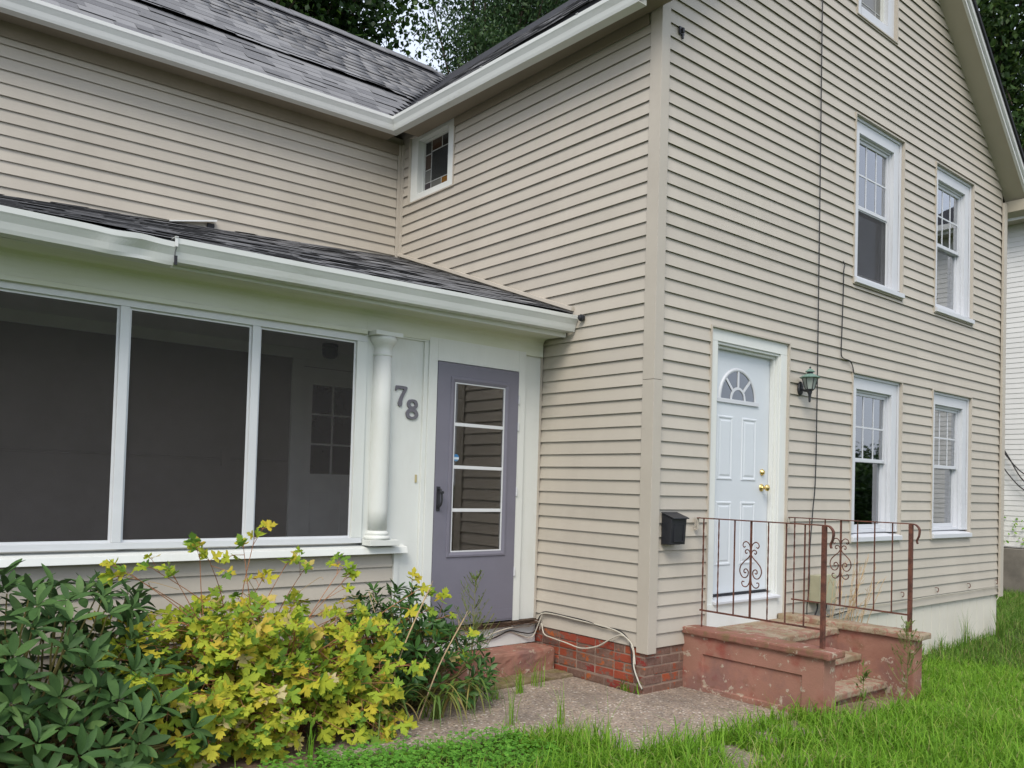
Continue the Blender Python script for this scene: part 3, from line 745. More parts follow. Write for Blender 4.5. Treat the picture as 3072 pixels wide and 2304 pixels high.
# --- gutters ----------------------------------------------------------------
GP = [(0,.125),(0,0),(.085,0),(.092,.02),(.100,.055),(.116,.088),(.122,.098),(.122,.128),(.108,.128),(.108,.122),(.116,.120),(.116,.102),(.094,.062),(.086,.026),(.080,.006),(.006,.006),(.006,.125)]
def gutter(name, pts, out, mat='gutter', wob=0.0, sag=None):
    """pts: list of bottom-back points; out: outward unit vector"""
    m = MB(); out = Vector(out); rings = []
    for p in pts:
        p = Vector(p); k = wob*noise.noise(p*2.3)
        rings.append([p+out*(d*(1+.0*k))+Vector((0, 0, z+k)) for d, z in GP])
    m.loft(rings); return m.build(name, MAT[mat], house)
def lin(a, b, n): return [Vector(a).lerp(Vector(b), i/n) for i in range(n+1)]
# mitred inner corner: the two runs meet on the diagonal
def gutter_run(a, b, out, mitre_end, along, n=8, mat='gutter', wob=0.004):
    m = MB(); out = Vector(out); rings = []
    P_ = lin(a, b, n)
    for i, p in enumerate(P_):
        r = []
        for d, z in GP:
            q = p+out*d+Vector((0, 0, z+wob*noise.noise(Vector((p.x*1.7, p.y*1.7, 3)))))
            if mitre_end and i == n: q = q-Vector(along)*d
            r.append(q)
        rings.append(r)
    m.loft(rings); return m.build('gutter', MAT[mat], house)
gutter_run((-.203, -.045, 4.985), (-.203, 3.327, 5.062), (-1, 0, 0), True, (0, 1, 0))
gutter_run((-7.4, 3.327, 4.905), (-.203, 3.327, 5.062), (0, -1, 0), True, (1, 0, 0), mat='gutter_clean')
for y in (.55, 1.75, 2.75):
    m = MB(); z_ = 4.985+.077*(y+.045)/3.37; m.box(-.33, -.2, y-.012, y+.012, z_+.1285, z_+.1315); m.build('gutter_strap', MAT['gutter_clean'], house)
# wing eave
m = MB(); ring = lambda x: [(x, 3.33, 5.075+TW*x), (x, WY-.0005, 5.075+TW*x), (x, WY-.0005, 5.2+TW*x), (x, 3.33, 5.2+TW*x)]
m.loft([ring(-7.3), ring(-.2005)]); m.build('eave_box', MAT['shaded_eave'], house)
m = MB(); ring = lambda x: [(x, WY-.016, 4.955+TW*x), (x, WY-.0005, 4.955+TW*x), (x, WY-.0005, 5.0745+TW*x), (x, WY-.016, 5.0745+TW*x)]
m.loft([ring(-7.2), ring(-.046)]); m.build('frieze_board', MAT['shaded_eave'], house)
# --- wing roof --------------------------------------------------------------
WS = .9
def wz(x, y): return 5.185+WS*(y-3.28)+TW*min(x, 0)
m = MB(); yr = 5.47
m.hexa([(-7.5,3.25,wz(-7.5,3.25)-.05),(-.28,3.25,wz(-.28,3.25)-.05),(1.95,yr,wz(1.95,yr)-.05),(-7.5,yr,wz(-7.5,yr)-.05),(-7.5,3.25,wz(-7.5,3.25)),(-.28,3.25,wz(-.28,3.25)),(1.95,yr,wz(1.95,yr)),(-7.5,yr,wz(-7.5,yr))])
m.hexa([(-7.5,yr,wz(-7.5,yr)-.05),(1.95,yr,wz(1.95,yr)-.05),(1.95,7.7,5.1),(-7.5,7.7,5.1),(-7.5,yr,wz(-7.5,yr)-.001),(1.95,yr,wz(1.95,yr)-.001),(1.95,7.7,5.15),(-7.5,7.7,5.15)])
wing_roof = m.build('wing_roof', MAT['roof_dark'], house)
cw = math.cos(math.atan(WS)); 
def PW(x, v): y = 3.225+v*cw; return Vector((x, y, wz(x, y)))
def lift_w(i, x):
    l = .0+.0015*noise.noise(Vector((x*1.3, i*.7, 0)))
    if i == 8: l += .030+.016*noise.noise(Vector((x*1.1, 5, 2)))-.02*smooth((x-.0)/.4)
    if i == 9: l += .010
    return max(0, l)
lay_shingles(wing_roof, course_spots(PW, -4.9, lambda v: -.28+(v*cw-.05)*1.0067-.03, 2.98, lift_w, seed=11), 300)
rp = [[(x, yr-.165, wz(x, yr)-.158), (x, yr, wz(x, yr)-.004), (x, yr+.002, wz(x, yr)+.024+.016*noise.noise(Vector((x*1.4, 1, 1)))), (x, yr-.167, wz(x, yr)-.126+.016*noise.noise(Vector((x*1.4, 1, 1))))] for x in [-5.4+.12*i for i in range(60)]]
m = MB(); m.loft(rp); m.build('ridge_vent', MAT['dark_gap'], wing_roof)
m = MB()
for i in range(28):
    xa = -5.4+i*.26; h = .016*noise.noise(Vector((xa*1.4, 1, 1)))
    za = wz(xa, yr)+.044+h
    c = MB(); w = .27
    c.hexa([(xa,yr-.17,za-.150),(xa+w,yr-.17,za-.150),(xa+w,yr,za-.012),(xa,yr,za-.012),(xa,yr-.172,za-.139),(xa+w,yr-.172,za-.139),(xa+w,yr,za+.006),(xa,yr,za+.006)])
    c.hexa([(xa,yr,za-.012),(xa+w,yr,za-.012),(xa+w,yr+.17,za-.150),(xa,yr+.17,za-.150),(xa,yr,za+.006),(xa+w,yr,za+.006),(xa+w,yr+.172,za-.139),(xa,yr+.172,za-.139)])
    if xa+w < 1.85: c.build('ridge_shingle', MAT['shingle'], wing_roof)

# ------------------------------------------------------------------ screened porch
PY = 1.205
def ze(x): return 2.902+.0185*x
def zw(x): return 3.862+.060*x
def PP(x, v):
    t = v/2.87; return Vector((x, .835+(WY-.02-.835)*t, ze(x)+(zw(x)-ze(x))*t))
XL = -6.6
m = MB(); rings = []
for i in range(14):
    x = XL+(-.012-XL)*i/13
    rings.append([(x, .845, ze(x)-.035), (x, WY-.01, zw(x)-.035), (x, WY-.01, zw(x)), (x, .845, ze(x))])
m.loft(rings); porch_roof = m.build('porch_roof', MAT['roof_dark'], house)
def lift_p(i, x): return max(0, .002+.006*noise.noise(Vector((x*2.0, i*.9, 7))))
lay_shingles(porch_roof, course_spots(PP, -4.5, lambda v: -.03, 2.84, lift_p, wmul=1.0, seed=21), 300)
# flashing strip along the side wall and lower edge of the wing siding
m = MB(); rings = []
for i in range(9):
    t = i/8*2.87; p = PP(-.002, t); rings.append([(p.x-.030, p.y, p.z+.022), (p.x, p.y, p.z+.022), (p.x, p.y, p.z+.055), (p.x-.026, p.y, p.z+.050)])
m.loft(rings); m.build('flashing', MAT['siding_trim'], house)
m = MB(); m.hexa([(-2.36,WY-.030,zw(-2.36)+.006),(-1.96,WY-.060,zw(-1.96)+.060),(-1.96,WY-.0005,zw(-1.96)+.068),(-2.36,WY-.0005,zw(-2.36)+.010),(-2.36,WY-.030,zw(-2.36)+.016),(-1.96,WY-.060,zw(-1.96)+.076),(-1.96,WY-.0005,zw(-1.96)+.086),(-2.36,WY-.0005,zw(-2.36)+.022)])
m.build('bent_siding_end', MAT['gutter_clean'], house)
m = MB(); m.box(-2.03, -1.968, WY-.022, WY-.0005, zw(-2.0)-.02, zw(-2.0)+.046)
m.build('siding_gap', MAT['dark_gap'], house)
# gutter in two lengths, the left one dropped and dented at the joint
def dent_run(pts, dent):
    m = MB(); rings = []
    for p in pts:
        p = Vector(p); r = []
        for d, z in GP:
            q = p+Vector((0, -d, z)); g = dent(p.x)
            if d > .07: q.y += g*(.5+.5*math.sin(z*40)); q.z += g*.35
            r.append(q)
        rings.append(r)
    m.loft(rings); return m.build('gutter', MAT['gutter'], house)
dent_run(lin((-3.155, .902, 2.712), (-.006, .902, 2.752), 20), lambda x: .004*noise.noise(Vector((x*3, 0, 0))))
dent_run(lin((XL, .902, 2.715), (-3.165, .902, 2.688), 150), lambda x: .004*noise.noise(Vector((x*4, 1, 0)))+.020*math.exp(-((x+3.34)/.07)**2)-.010*math.exp(-((x+3.50)/.06)**2))
m = MB(); m.box(-3.171, -3.153, .770, .90, 2.8425, 2.846); m.box(-3.171, -3.153, .7745, .7770, 2.79, 2.842); m.build('gutter_strap', MAT['gutter_clean'], house)
m = MB(); m.box(-3.168, -3.152, .783, .79, 2.688, 2.74); m.build('gutter_gap', MAT['dark_gap'], house)
m = MB(); rings = [[(x, .904, 2.715+.006*x), (x, .922, 2.715+.006*x), (x, .922, ze(x)-.037), (x, .904, ze(x)-.037)] for x in (XL, -.016)]
m.loft(rings); m.build('fascia', MAT['white_paint'], house)
PS = [(.9225, 2.722), (1.12, 2.726), (1.150, 2.722), (1.168, 2.706), (1.176, 2.685), (1.1765, 2.585), (1.160, 2.580), (1.160, 2.553), (1.1895, 2.550), (1.1895, 2.74), (.9225, 2.735)]
m = MB(); m.loft([[(x, y, z+.006*x) for y, z in PS] for x in (XL, -1.70)]); m.build('porch_cornice', MAT['porch_soffit'], house)
PS2 = [(.9225, 2.722), (1.12, 2.726), (1.150, 2.722), (1.168, 2.706), (1.176, 2.685), (1.1765, 2.578), (1.1895, 2.577), (1.1895, 2.74), (.9225, 2.735)]
m = MB(); m.loft([[(x, y, z+.006*x) for y, z in PS2] for x in (-1.6995, -.016)]); m.build('porch_cornice', MAT['porch_soffit'], house)
# front wall of the porch ----------------------------------------------------
m = MB(); m.box(XL, -1.41, PY+.015, PY+.11, .05, .986); pw = m.build('porch_wall', MAT['wall_core'], house)
z = .885-7*S
while z < .93:
    board(pw, 'x', PY, XL, -1.4045, z, h=min(S, .979-z-.007)); z += S
m = MB(); m.box(-1.404, -1.366, PY-.012, PY+.1, .10, .984); m.build('corner_trim', MAT['white_paint'], house, bevel=.002)
m = MB(); m.hexa([(XL,PY-.07,.985),(-1.32,PY-.07,.985),(-1.32,PY+.12,.985),(XL,PY+.12,.985),(XL,PY-.055,1.030),(-1.32,PY-.055,1.030),(-1.32,PY+.12,1.062),(XL,PY+.12,1.062)]); m.build('porch_sill', MAT['white_paint'], house, bevel=.004)
m = MB(); m.box(XL, -1.68, PY-.012, PY+.03, 1.0625, 1.100); m.build('screen_rail', MAT['alu'], house, bevel=.002)
m = MB(); m.box(XL, -1.68, PY-.012, PY+.03, 2.490, 2.549); m.build('screen_rail', MAT['alu'], house, bevel=.002)
mull = [-3.305, -2.502, -4.108, -4.911, -5.714]
for x in mull:
    m = MB(); m.box(x-.026, x+.026, PY-.012, PY+.03, 1.1005, 2.4895); m.build('screen_post', MAT['alu'], house, bevel=.002)
m = MB(); m.box(-1.762, -1.68, PY-.012, PY+.03, 1.1005, 2.4895); m.build('screen_post', MAT['white_paint'], house, bevel=.002)
edges = [-1.762, -2.502, -3.305, -4.108, -4.911, -5.714, -6.55]
for a, b in zip(edges[1:], edges[:-1]):
    x0 = a+.0265 if a != edges[-1] else a; x1 = b-.0265 if b != -1.762 else b-.0005
    m = MB(); m.box(x0, x1, PY+.012, PY+.0135, 1.1005, 2.4895); s = m.build('porch_screen', MAT['screen'], house)
    m = MB(); ring_rect(m, (x0, x1, 1.1005, 2.4895), .014, PY+.008, PY+.0115); m.build('screen_frame', MAT['alu'], s)
# column, panels, casings
PYF = PY
m = MB(); m.box(-1.6795, -1.161, PYF+.001, PYF+.10, 1.0625, 2.58); m.box(-1.3655, -1.161, PYF+.001, PYF+.10, .10, 1.0622); m.build('porch_panel', MAT['white_paint'], house)
def column():
    c = bpy.data.objects.new('porch_column', None); c.empty_display_size = .1; c.location = (-1.557, PY, 1.046); attach(c, house)
    x, y = -1.560, PY-.022
    m = MB(); m.lathe((x, y, 0), [(.068,1.150),(.070,1.30),(.071,1.6),(.069,2.0),(.064,2.40)], 28); m.build('shaft', MAT['white_paint'], c, smooth=True)
    m = MB(); m.lathe((x, y, 0), [(.062,1.0855),(.090,1.086),(.098,1.098),(.090,1.112),(.078,1.117),(.083,1.124),(.083,1.134),(.074,1.142),(.070,1.150)], 28); m.build('base', MAT['white_paint'], c, smooth=True)
    m = MB(); m.lathe((x, y, 0), [(.064,2.40),(.069,2.404),(.069,2.414),(.064,2.418),(.064,2.465),(.070,2.470),(.070,2.478),(.078,2.484),(.094,2.510),(.098,2.538),(.06,2.539)], 28); m.build('capital', MAT['white_paint'], c, smooth=True)
    m = MB(); m.box(-1.676, -1.452, PY-.118, PY+.0005, 2.5395, 2.570); m.build('abacus', MAT['white_paint'], c, bevel=.003)
    m = MB(); m.box(-1.668, -1.425, PY-.115, PY+.0005, 1.046, 1.085); m.build('plinth', MAT['white_paint'], c, bevel=.003)
column()
m = MB(); m.box(-1.196, -1.160, PYF-.018, PYF+.0005, .40, 2.558); m.box(-1.44, -1.160, PYF-.018, PYF+.0005, 2.5585, 2.580); m.build('panel_moulding', MAT['white_paint'], house, bevel=.003)
m = MB(); m.box(-1.1595, -1.082, PYF-.030, PYF+.10, .402, 2.60); m.box(-.276, -.202, PYF-.030, PYF+.10, .402, 2.60); m.box(-1.0815, -.2765, PYF-.030, PYF+.10, 2.430, 2.60); m.build('door_casing', MAT['white_paint'], house, bevel=.002)
m = MB(); m.box(-.2015, -.020, PYF-.004, PYF+.10, .402, 2.578); m.build('porch_panel', MAT['white_paint'], house)
m = MB(); m.box(-.0195, -.0005, PYF-.010, PYF+.06, .40, 2.578); m.build('corner_trim', MAT['siding_trim'], house)
m = MB(); m.box(-1.66, -.003, PYF-.012, PYF+.0, 2.5805, 2.70); m.build('porch_frieze', MAT['white_paint'], house)
# screen door ----------------------------------------------------------------
def screen_door():
    d = bpy.data.objects.new('screen_door', None); d.empty_display_size = .1; d.location = (-.68, PY, .40); attach(d, house)
    y0, y1 = PY-.036, PY-.004; X0, X1, Z0_, Z1_ = -1.079, -.279, .412, 2.424
    gx0, gx1, gz0_, gz1_ = -.918, -.419, .976, 2.28
    m = MB(); m.box(X0, gx0, y0, y1, Z0_, Z1_); m.box(gx1, X1, y0, y1, Z0_, Z1_); m.box(gx0, gx1, y0, y1, gz1_, Z1_); m.box(gx0, gx1, y0, y1, Z0_, gz0_); m.build('door_frame', MAT['purple_door'], d)
    m = MB()
    o = (-.960, -.379, .935, 2.321)
    def ins(k, yy): return [(o[0]+k, yy, o[2]+k), (o[1]-k, yy, o[2]+k), (o[1]-k, yy, o[3]-k), (o[0]+k, yy, o[3]-k)]
    m.loft([ins(0, y0-.0005), ins(.004, y0-.009), ins(.018, y0-.010), ins(.034, y0-.003), ins(.041, y0-.0005)], caps=False); m.build('moulding', MAT['purple_door'], d)
    m = MB(); ring_rect(m, (gx0, gx1, gz0_, gz1_), .009, y0+.001, y0+.010); m.build('glass_bead', MAT['alu'], d)
    for zc in (1.957, 1.628, 1.297):
        m = MB(); m.box(gx0+.0095, gx1-.0095, y0+.002, y0+.014, zc-.013, zc+.013); m.build('glazing_bar', MAT['alu'], d, bevel=.002)
    zs = [gz0_+.0095, 1.2835, 1.3105, 1.6145, 1.6415, 1.9435, 1.9705, gz1_-.0095]
    for i in range(4):
        m = MB(); m.box(gx0+.0095, gx1-.0095, y0+.010, y0+.013, zs[2*i], zs[2*i+1]); m.build('glass_pane', MAT['storm_glass'], d)
    m = MB(); m.box(X0+.01, X1-.01, y0-.003, y0-.0004, .425, .505); m.build('kick_strip', MAT['purple_door'], d, bevel=.001)
    m = MB(); m.box(-1.063, -1.033, y0-.006, y0-.0004, 1.29, 1.475); m.tube(bez([(-1.048,y0-.004,1.455),(-1.048,y0-.034,1.45),(-1.044,y0-.046,1.40),(-1.046,y0-.040,1.345),(-1.048,y0-.006,1.315)], 6), .008, 8); m.tube([(-1.046,y0-.03,1.432),(-1.046,y0-.062,1.432)], .011, 8); m.build('handle', MAT['black_metal'], d)
    for zh in (2.20, 1.98, 1.45, .80): 
        m = MB(); m.box(-.2795, -.268, PY-.045, PY-.030, zh-.035, zh+.035); m.build('hinge', MAT['alu'], d, bevel=.003)
    st = MB(); n = 20; cx, cz, r = -.885, 1.700, .028
    st.poly([(cx+r*math.cos(2*math.pi*k/n), y0+.0085, cz+r*math.sin(2*math.pi*k/n)) for k in range(n)]); so = st.build('sticker', MAT['sticker'], d); so['label'] = 'small round blue and white security sticker'
t = NT('sticker'); sp = t.n('ShaderNodeSeparateXYZ'); tc = t.n('ShaderNodeTexCoord'); t.l(tc.outputs['Object'], sp.inputs[0])
c = t.ramp(t.math('SUBTRACT', sp.outputs[2], 1.2), [(.487, (.10,.22,.36)), (.489, (.55,.62,.68)), (.5035, (.55,.62,.68)), (.5045, (.03,.16,.36))]); t.bsdf(c, .4); MAT['sticker'] = t.m
screen_door()
m = MB(); m.box(-1.062, -1.046, PY-.0305, PY-.0302, 0, .01)
# threshold, rotten
def wood_rot():
    t = NT('rotten_wood'); co = t.coord((1, 4, 6))
    c = t.ramp(t.noise(co, 9, 8, .7), [(.32, (.012,.009,.007)), (.5, (.06,.038,.026)), (.6, (.14,.09,.06)), (.66, (.5,.48,.44)), (.8, (.6,.58,.54))])
    t.bsdf(c, .9, .15, t.bump(t.noise(co, 40, 5), .8, .01)); return t.m
MAT['rot'] = wood_rot()
m = MB(); m.box(-1.35, -.30, PY-.055, PY+.08, .362, .398); m.build('threshold', MAT['rot'], house, rough=.007, cut=.035)
m = MB(); m.box(-.298, -.004, PY-.075, PY+.08, .372, .400); m.build('threshold', MAT['rot'], house, rough=.004, cut=.035)
m = MB(); m.box(-1.6, -.003, PY-.008, PY+.08, .205, .361); m.build('riser_board', MAT['white_paint'], house, rough=.002, cut=.06)
# inside of the porch --------------------------------------------------------
m = MB(); m.box(-7.1, -.02, WY-.03, WY-.0005, .41, 2.70); m.build('inner_wall', MAT['stucco'], house)
m = MB(); m.box(-7.1, -.0165, 1.191, WY-.031, 2.765, 2.785); m.build('porch_ceiling', MAT['porch_white'], house)
m = MB(); m.box(-7.1, -.0165, WY-.058, WY-.0305, 2.665, 2.764); m.build('crown_moulding', MAT['porch_white'], house)
m = MB(); m.box(-7.1, -.0165, PY+.12, WY-.031, .36, .405); m.build('porch_floor', MAT['porch_floor'], house)
m = MB(); m.box(XL-.1, XL, PY, WY, .0, 2.76); m.build('porch_end_wall', MAT['wall_core'], house)
m = MB(); m.tube([(-7,WY-.038,1.672),(-1.19,WY-.038,1.676)], .007, 6); m.tube([(-7,WY-.038,1.655),(-1.19,WY-.038,1.66)], .006, 6); m.build('conduit', MAT['stucco'], house)
m = MB(); m.box(-1.83, -1.74, WY-.045, WY-.0305, 1.60, 1.74); m.build('outlet_box', MAT['stucco'], house, bevel=.004)
def inner_door():
    d = bpy.data.objects.new('inner_door', None); d.empty_display_size = .1; d.location = (-.6, WY, .41); attach(d, house)
    yf = WY-.031
    m = MB(); m.box(-1.175, -1.065, yf-.03, yf, .41, 2.66); m.box(-.15, -.04, yf-.03, yf, .41, 2.66); m.box(-1.065, -.15, yf-.03, yf, 2.60, 2.66); m.build('casing', MAT['porch_white'], d, bevel=.003)
    m = MB(); m.box(-1.06, -.955, yf-.012, yf, .42, 2.595); m.box(-.28, -.155, yf-.012, yf, .42, 2.595); m.box(-.955, -.28, yf-.012, yf, 2.43, 2.595); m.box(-.955, -.28, yf-.012, yf, .42, 1.555); sl = m.build('door_slab', MAT['porch_white'], d)
    for i in range(3):
        for j in range(3):
            x0 = -.955+.225*i; z0 = 1.555+.2917*j
            m = MB(); m.box(x0+.008, x0+.217, yf-.005, yf-.003, z0+.008, z0+.2837); m.build('pane', MAT['glass_dark'], sl)
    m = MB()
    for i in (1, 2): m.box(-.955+.225*i-.008, -.955+.225*i+.008, yf-.011, yf, 1.555, 2.43)
    for j in (1, 2): m.box(-.955, -.28, yf-.0105, yf-.001, 1.555+.2917*j-.008, 1.555+.2917*j+.008)
    m.build('muntins', MAT['porch_white'], sl)
    for x0 in (-.955, -.62):
        m = MB(); ring_rect(m, (x0, x0+.2, .60, 1.37), .016, yf-.018, yf-.0125); m.build('panel_moulding', MAT['porch_white'], sl, bevel=.003)
MAT['glass_dark'] = simple('glass_dark', (.012,.013,.018), .12, .1, 3, 0, spec=.5)
inner_door()
lmp = MB(); lmp.lathe((-1.02, WY-.5, 0), [(.03,2.764),(.075,2.762),(.075,2.735),(.05,2.735),(.072,2.72),(.07,2.66),(.05,2.635),(.01,2.63)], 18)
lm = lmp.build('porch_ceiling_lamp', MAT['black_metal'], None, smooth=True); setp(lm, 'dark round lamp on the porch ceiling behind the screen', 'lamp')
def mossy_mat():
    t = NT('mossy'); co = t.coord()
    c = t.ramp(t.noise(co, 14, 6, .7), [(.3, (.10,.075,.05)), (.5, (.20,.15,.10)), (.7, (.29,.24,.17))])
    c = t.mix(t.ramp(t.noise(co, 6, 4), [(.42, (0,0,0)), (.62, (.85,)*3)]), c, (.16,.14,.05))
    t.bsdf(c, .9, .15, t.bump(t.noise(co, 50, 5), .7, .01)); return t.m
MAT['mossy'] = mossy_mat()
MAT['bell'] = simple('bell', (.42,.36,.20), .5, .1, 10, 0)
MAT['lantern_glass'] = simple('lantern_glass', (.30,.34,.32), .25, .1, 10, .1, 60, .5)
MAT['coping_l'] = None
def coping_mat():
    t = NT('coping_left'); co = t.coord()
    c = t.ramp(t.noise(co, 3, 5, .6), [(.3, (.22,.10,.075)), (.7, (.29,.14,.105))])
    c = t.mix(t.ramp(t.noise(co, 9, 7, .7), [(.50, (0,0,0)), (.62, (.8,)*3)]), c, (.17,.12,.06))
    c = t.mix(t.ramp(t.noise(co, 12, 8, .7), [(.60, (0,0,0)), (.63, (.9,)*3)]), c, (.42,.36,.28))
    t.bsdf(c, .85, .2, t.bump(t.noise(co, 60, 5), .45, .008)); return t.m
MAT['coping_l'] = coping_mat()
# ------------------------------------------------------------------ front steps
steps = thing('front_steps', (1.15, -.57, -.05), 'chipped red-painted concrete front steps with low side walls', 'steps')
def cheek(x0, x1, panel):
    zb, zt, y0, y1 = -.28, .418, -1.14, .035
    m = MB()
    if panel:
        # outer face with a sunk panel
        r = [(x0, y1, zb), (x0, y0, zb), (x0, y0, zt), (x0, y1, zt)]
        pi = [(x0, -.165, .045), (x0, -.985, .045), (x0, -.985, .287), (x0, -.165, .287)]
        d = .016
        pj = [(x0+d, -.165-.006, .05), (x0+d, -.985+.006, .05), (x0+d, -.985+.006, .287-.010), (x0+d, -.165-.006, .287-.010)]
        m.loft([r, pi, pj], caps=False); m.poly(pj)
        q = [(x1, y1, zb), (x1, y0, zb), (x1, y0, zt), (x1, y1, zt)]
        for i in range(4):
            j = (i+1) % 4; m.poly([r[i], r[j], q[j], q[i]])
        m.poly(list(reversed(q)))
        bm_ = m.build('cheek_wall', MAT['stoop'], steps)
        bpy.context.view_layer.update()
    else:
        m.box(x0, x1, y0, y1, zb, zt); m.build('cheek_wall', MAT['stoop'], steps, bevel=.008, rough=.004, cut=.06)
cheek(.452, .600, True); cheek(1.745, 1.885, False)
# inner and front faces of the left wall get their own rough skin
for x0, x1 in ((.425, .632), (1.712, 1.918)):
    m = MB(); m.box(x0, x1, -1.195, .012, .4185, .468); m.build('coping', MAT['stoop_worn'] if x0 > 1 else MAT['coping_l'] if 'coping_l' in MAT else MAT['stoop_worn'], steps, bevel=.012, rough=.006, cut=.05)
m = MB(); m.box(.6005, 1.7445, -.53, .02, -.28, .372); m.build('landing_base', MAT['stoop'], steps, rough=.003, cut=.08)
m = MB(); m.box(.6005, 1.7445, -.545, .012, .3725, .425); m.build('landing', MAT['stoop_worn'], steps, bevel=.010, rough=.005, cut=.05)
m = MB(); m.box(.6005, 1.7445, -.715, -.5305, -.28, .200); m.build('step_base', MAT['stoop'], steps, rough=.003, cut=.08)
m = MB(); m.box(.6005, 1.7445, -.735, -.531, .2005, .250); m.build('tread', MAT['stoop_worn'], steps, bevel=.010, rough=.005, cut=.05)
m = MB(); m.box(.6005, 1.7445, -.915, -.7155, -.28, .022); m.build('step_base', MAT['stoop'], steps, rough=.003, cut=.08)
m = MB(); m.box(.6005, 1.7445, -.945, -.716, .0225, .073); m.build('tread', MAT['stoop_worn'], steps, bevel=.010, rough=.005, cut=.05)

# ------------------------------------------------------------------ railings
def rust_mat():
    t = NT('rusty_iron'); co = t.coord()
    c = t.ramp(t.noise(co, 16, 6, .7), [(.3, (.05,.024,.018)), (.5, (.115,.045,.032)), (.7, (.19,.075,.045)), (.85, (.25,.13,.08))])
    t.bsdf(c, .75, .35, t.bump(t.noise(co, 120, 4), .6, .004)); return t.m
MAT['rust'] = rust_mat()
def railing(x, label):
    r = thing('iron_railing', (x, -.58, .468), label, 'railing', None)
    zt, zb = 1.292, .594
    m = MB(); m.box(x-.015, x+.015, -1.085, -.03, zt-.004, zt+.004); m.build('top_rail', MAT['rust'], r)
    m = MB(); m.box(x-.006, x+.006, -1.075, -.065, zb-.006, zb+.006); m.build('bottom_rail', MAT['rust'], r)
    ys = [-.224, -.365, -.506, -.648, -.790, -.933]
    for i, y in enumerate(ys):
        m = MB(); h = .0058
        if i == 2: h = .0085
        n = 24 if i in (3, 0) else 1; rings = []
        for k in range(n+1):
            z_ = zb+(zt-zb)*k/n; a = (k*math.pi/5 if n > 1 else 0)
            rings.append([(x+h*math.cos(a+q)-0, y+h*math.sin(a+q), z_) for q in (math.pi/4, 3*math.pi/4, 5*math.pi/4, 7*math.pi/4)])
        m.loft(rings); m.build('baluster', MAT['rust'], r)
    m = MB(); n = 24; rings = []
    for k in range(n+1):
        z_ = .462+(zt-.462)*k/n; a = k*math.pi/5
        rings.append([(x+.0068*math.cos(a+q), -.085+.0068*math.sin(a+q), z_) for q in (math.pi/4, 3*math.pi/4, 5*math.pi/4, 7*math.pi/4)])
    m.loft(rings); m.build('wall_post', MAT['rust'], r)
    m = MB(); m.box(x-.014, x+.014, -1.090, -1.062, .460, zt-.0045); m.build('newel_post', MAT['rust'], r, bevel=.002)
    # curled end of the hand rail
    pts = bez([(0,-1.085,zt),(0,-1.115,zt-.008),(0,-1.140,zt-.04),(0,-1.137,zt-.09),(0,-1.122,zt-.125),(0,-1.128,zt-.15)], 6)
    m = MB(); rings = []
    for i, p in enumerate(pts):
        t_ = (pts[min(i+1, len(pts)-1)]-pts[max(i-1, 0)]).normalized(); nrm = Vector((0, -t_.z, t_.y)); w = .015*(1-.35*i/len(pts))
        rings.append([p+Vector((x-w, 0, 0))+nrm*.004, p+Vector((x+w, 0, 0))+nrm*.004, p+Vector((x+w, 0, 0))-nrm*.004, p+Vector((x-w, 0, 0))-nrm*.004])
    m.loft(rings); m.build('rail_end', MAT['rust'], r)
    # wall bracket
    m = MB(); m.box(x-.010, x+.010, -.030, -.004, zt-.095, zt-.085); m.box(x-.010, x+.010, -.010, -.0045, zt-.085, zt+.004); m.box(x-.010, x+.010, -.032, -.026, zt-.0845, zt-.0045); m.build('wall_bracket', MAT['siding_trim'], r)
    # scroll ornament on the middle bar
    y0 = ys[2]; zc = .955; sc = 1.0
    def strip(name, path):
        m = MB(); m.tube([(x, y0+p[0], zc+p[1]) for p in path], .0042, 6); m.build(name, MAT['rust'], r)
    for s in (-1, 1):
        def sp(pts): return [(s*p.x, p.y) for p in bez([(a, b, 0) for a, b in pts], 7)]
        strip('scroll', sp([(.004,.095),(.020,.070),(.055,.040),(.084,.005),(.090,-.035),(.070,-.070),(.042,-.075),(.022,-.055),(.020,-.028),(.036,-.012),(.052,-.018),(.055,-.034),(.046,-.042),(.038,-.036)]))
        strip('scroll', sp([(.004,.085),(.010,.115),(.026,.128),(.044,.122),(.047,.108),(.038,.100),(.030,.106)]))
        strip('scroll', sp([(.004,.13),(.012,.165),(.036,.185),(.060,.178),(.068,.158),(.058,.144),(.046,.150)]))
        strip('scroll', sp([(.004,-.075),(.012,-.115),(.034,-.140),(.060,-.138),(.072,-.120),(.066,-.104),(.052,-.106)]))
    return r
railing(.545, 'rusty wrought-iron railing with scrollwork on the step wall nearer the mailbox')
railing(1.808, 'rusty wrought-iron railing with scrollwork on the step wall nearer the windows')

# ------------------------------------------------------------------ porch step
ps = thing('porch_step', (-.65, 1.05, 0), 'worn red concrete step below the purple screen door', 'step')
m = MB(); m.box(-1.45, -.022, .925, 1.195, -.05, .206); m.build('step_block', MAT['stoop'], ps, bevel=.022, rough=.010, cut=.045)
m = MB(); m.box(-1.2, -.028, .70, .9245, -.08, .034); m.build('mossy_slab', MAT['mossy'] if 'mossy' in MAT else MAT['aggregate'], ps, bevel=.01, rough=.012, cut=.05)

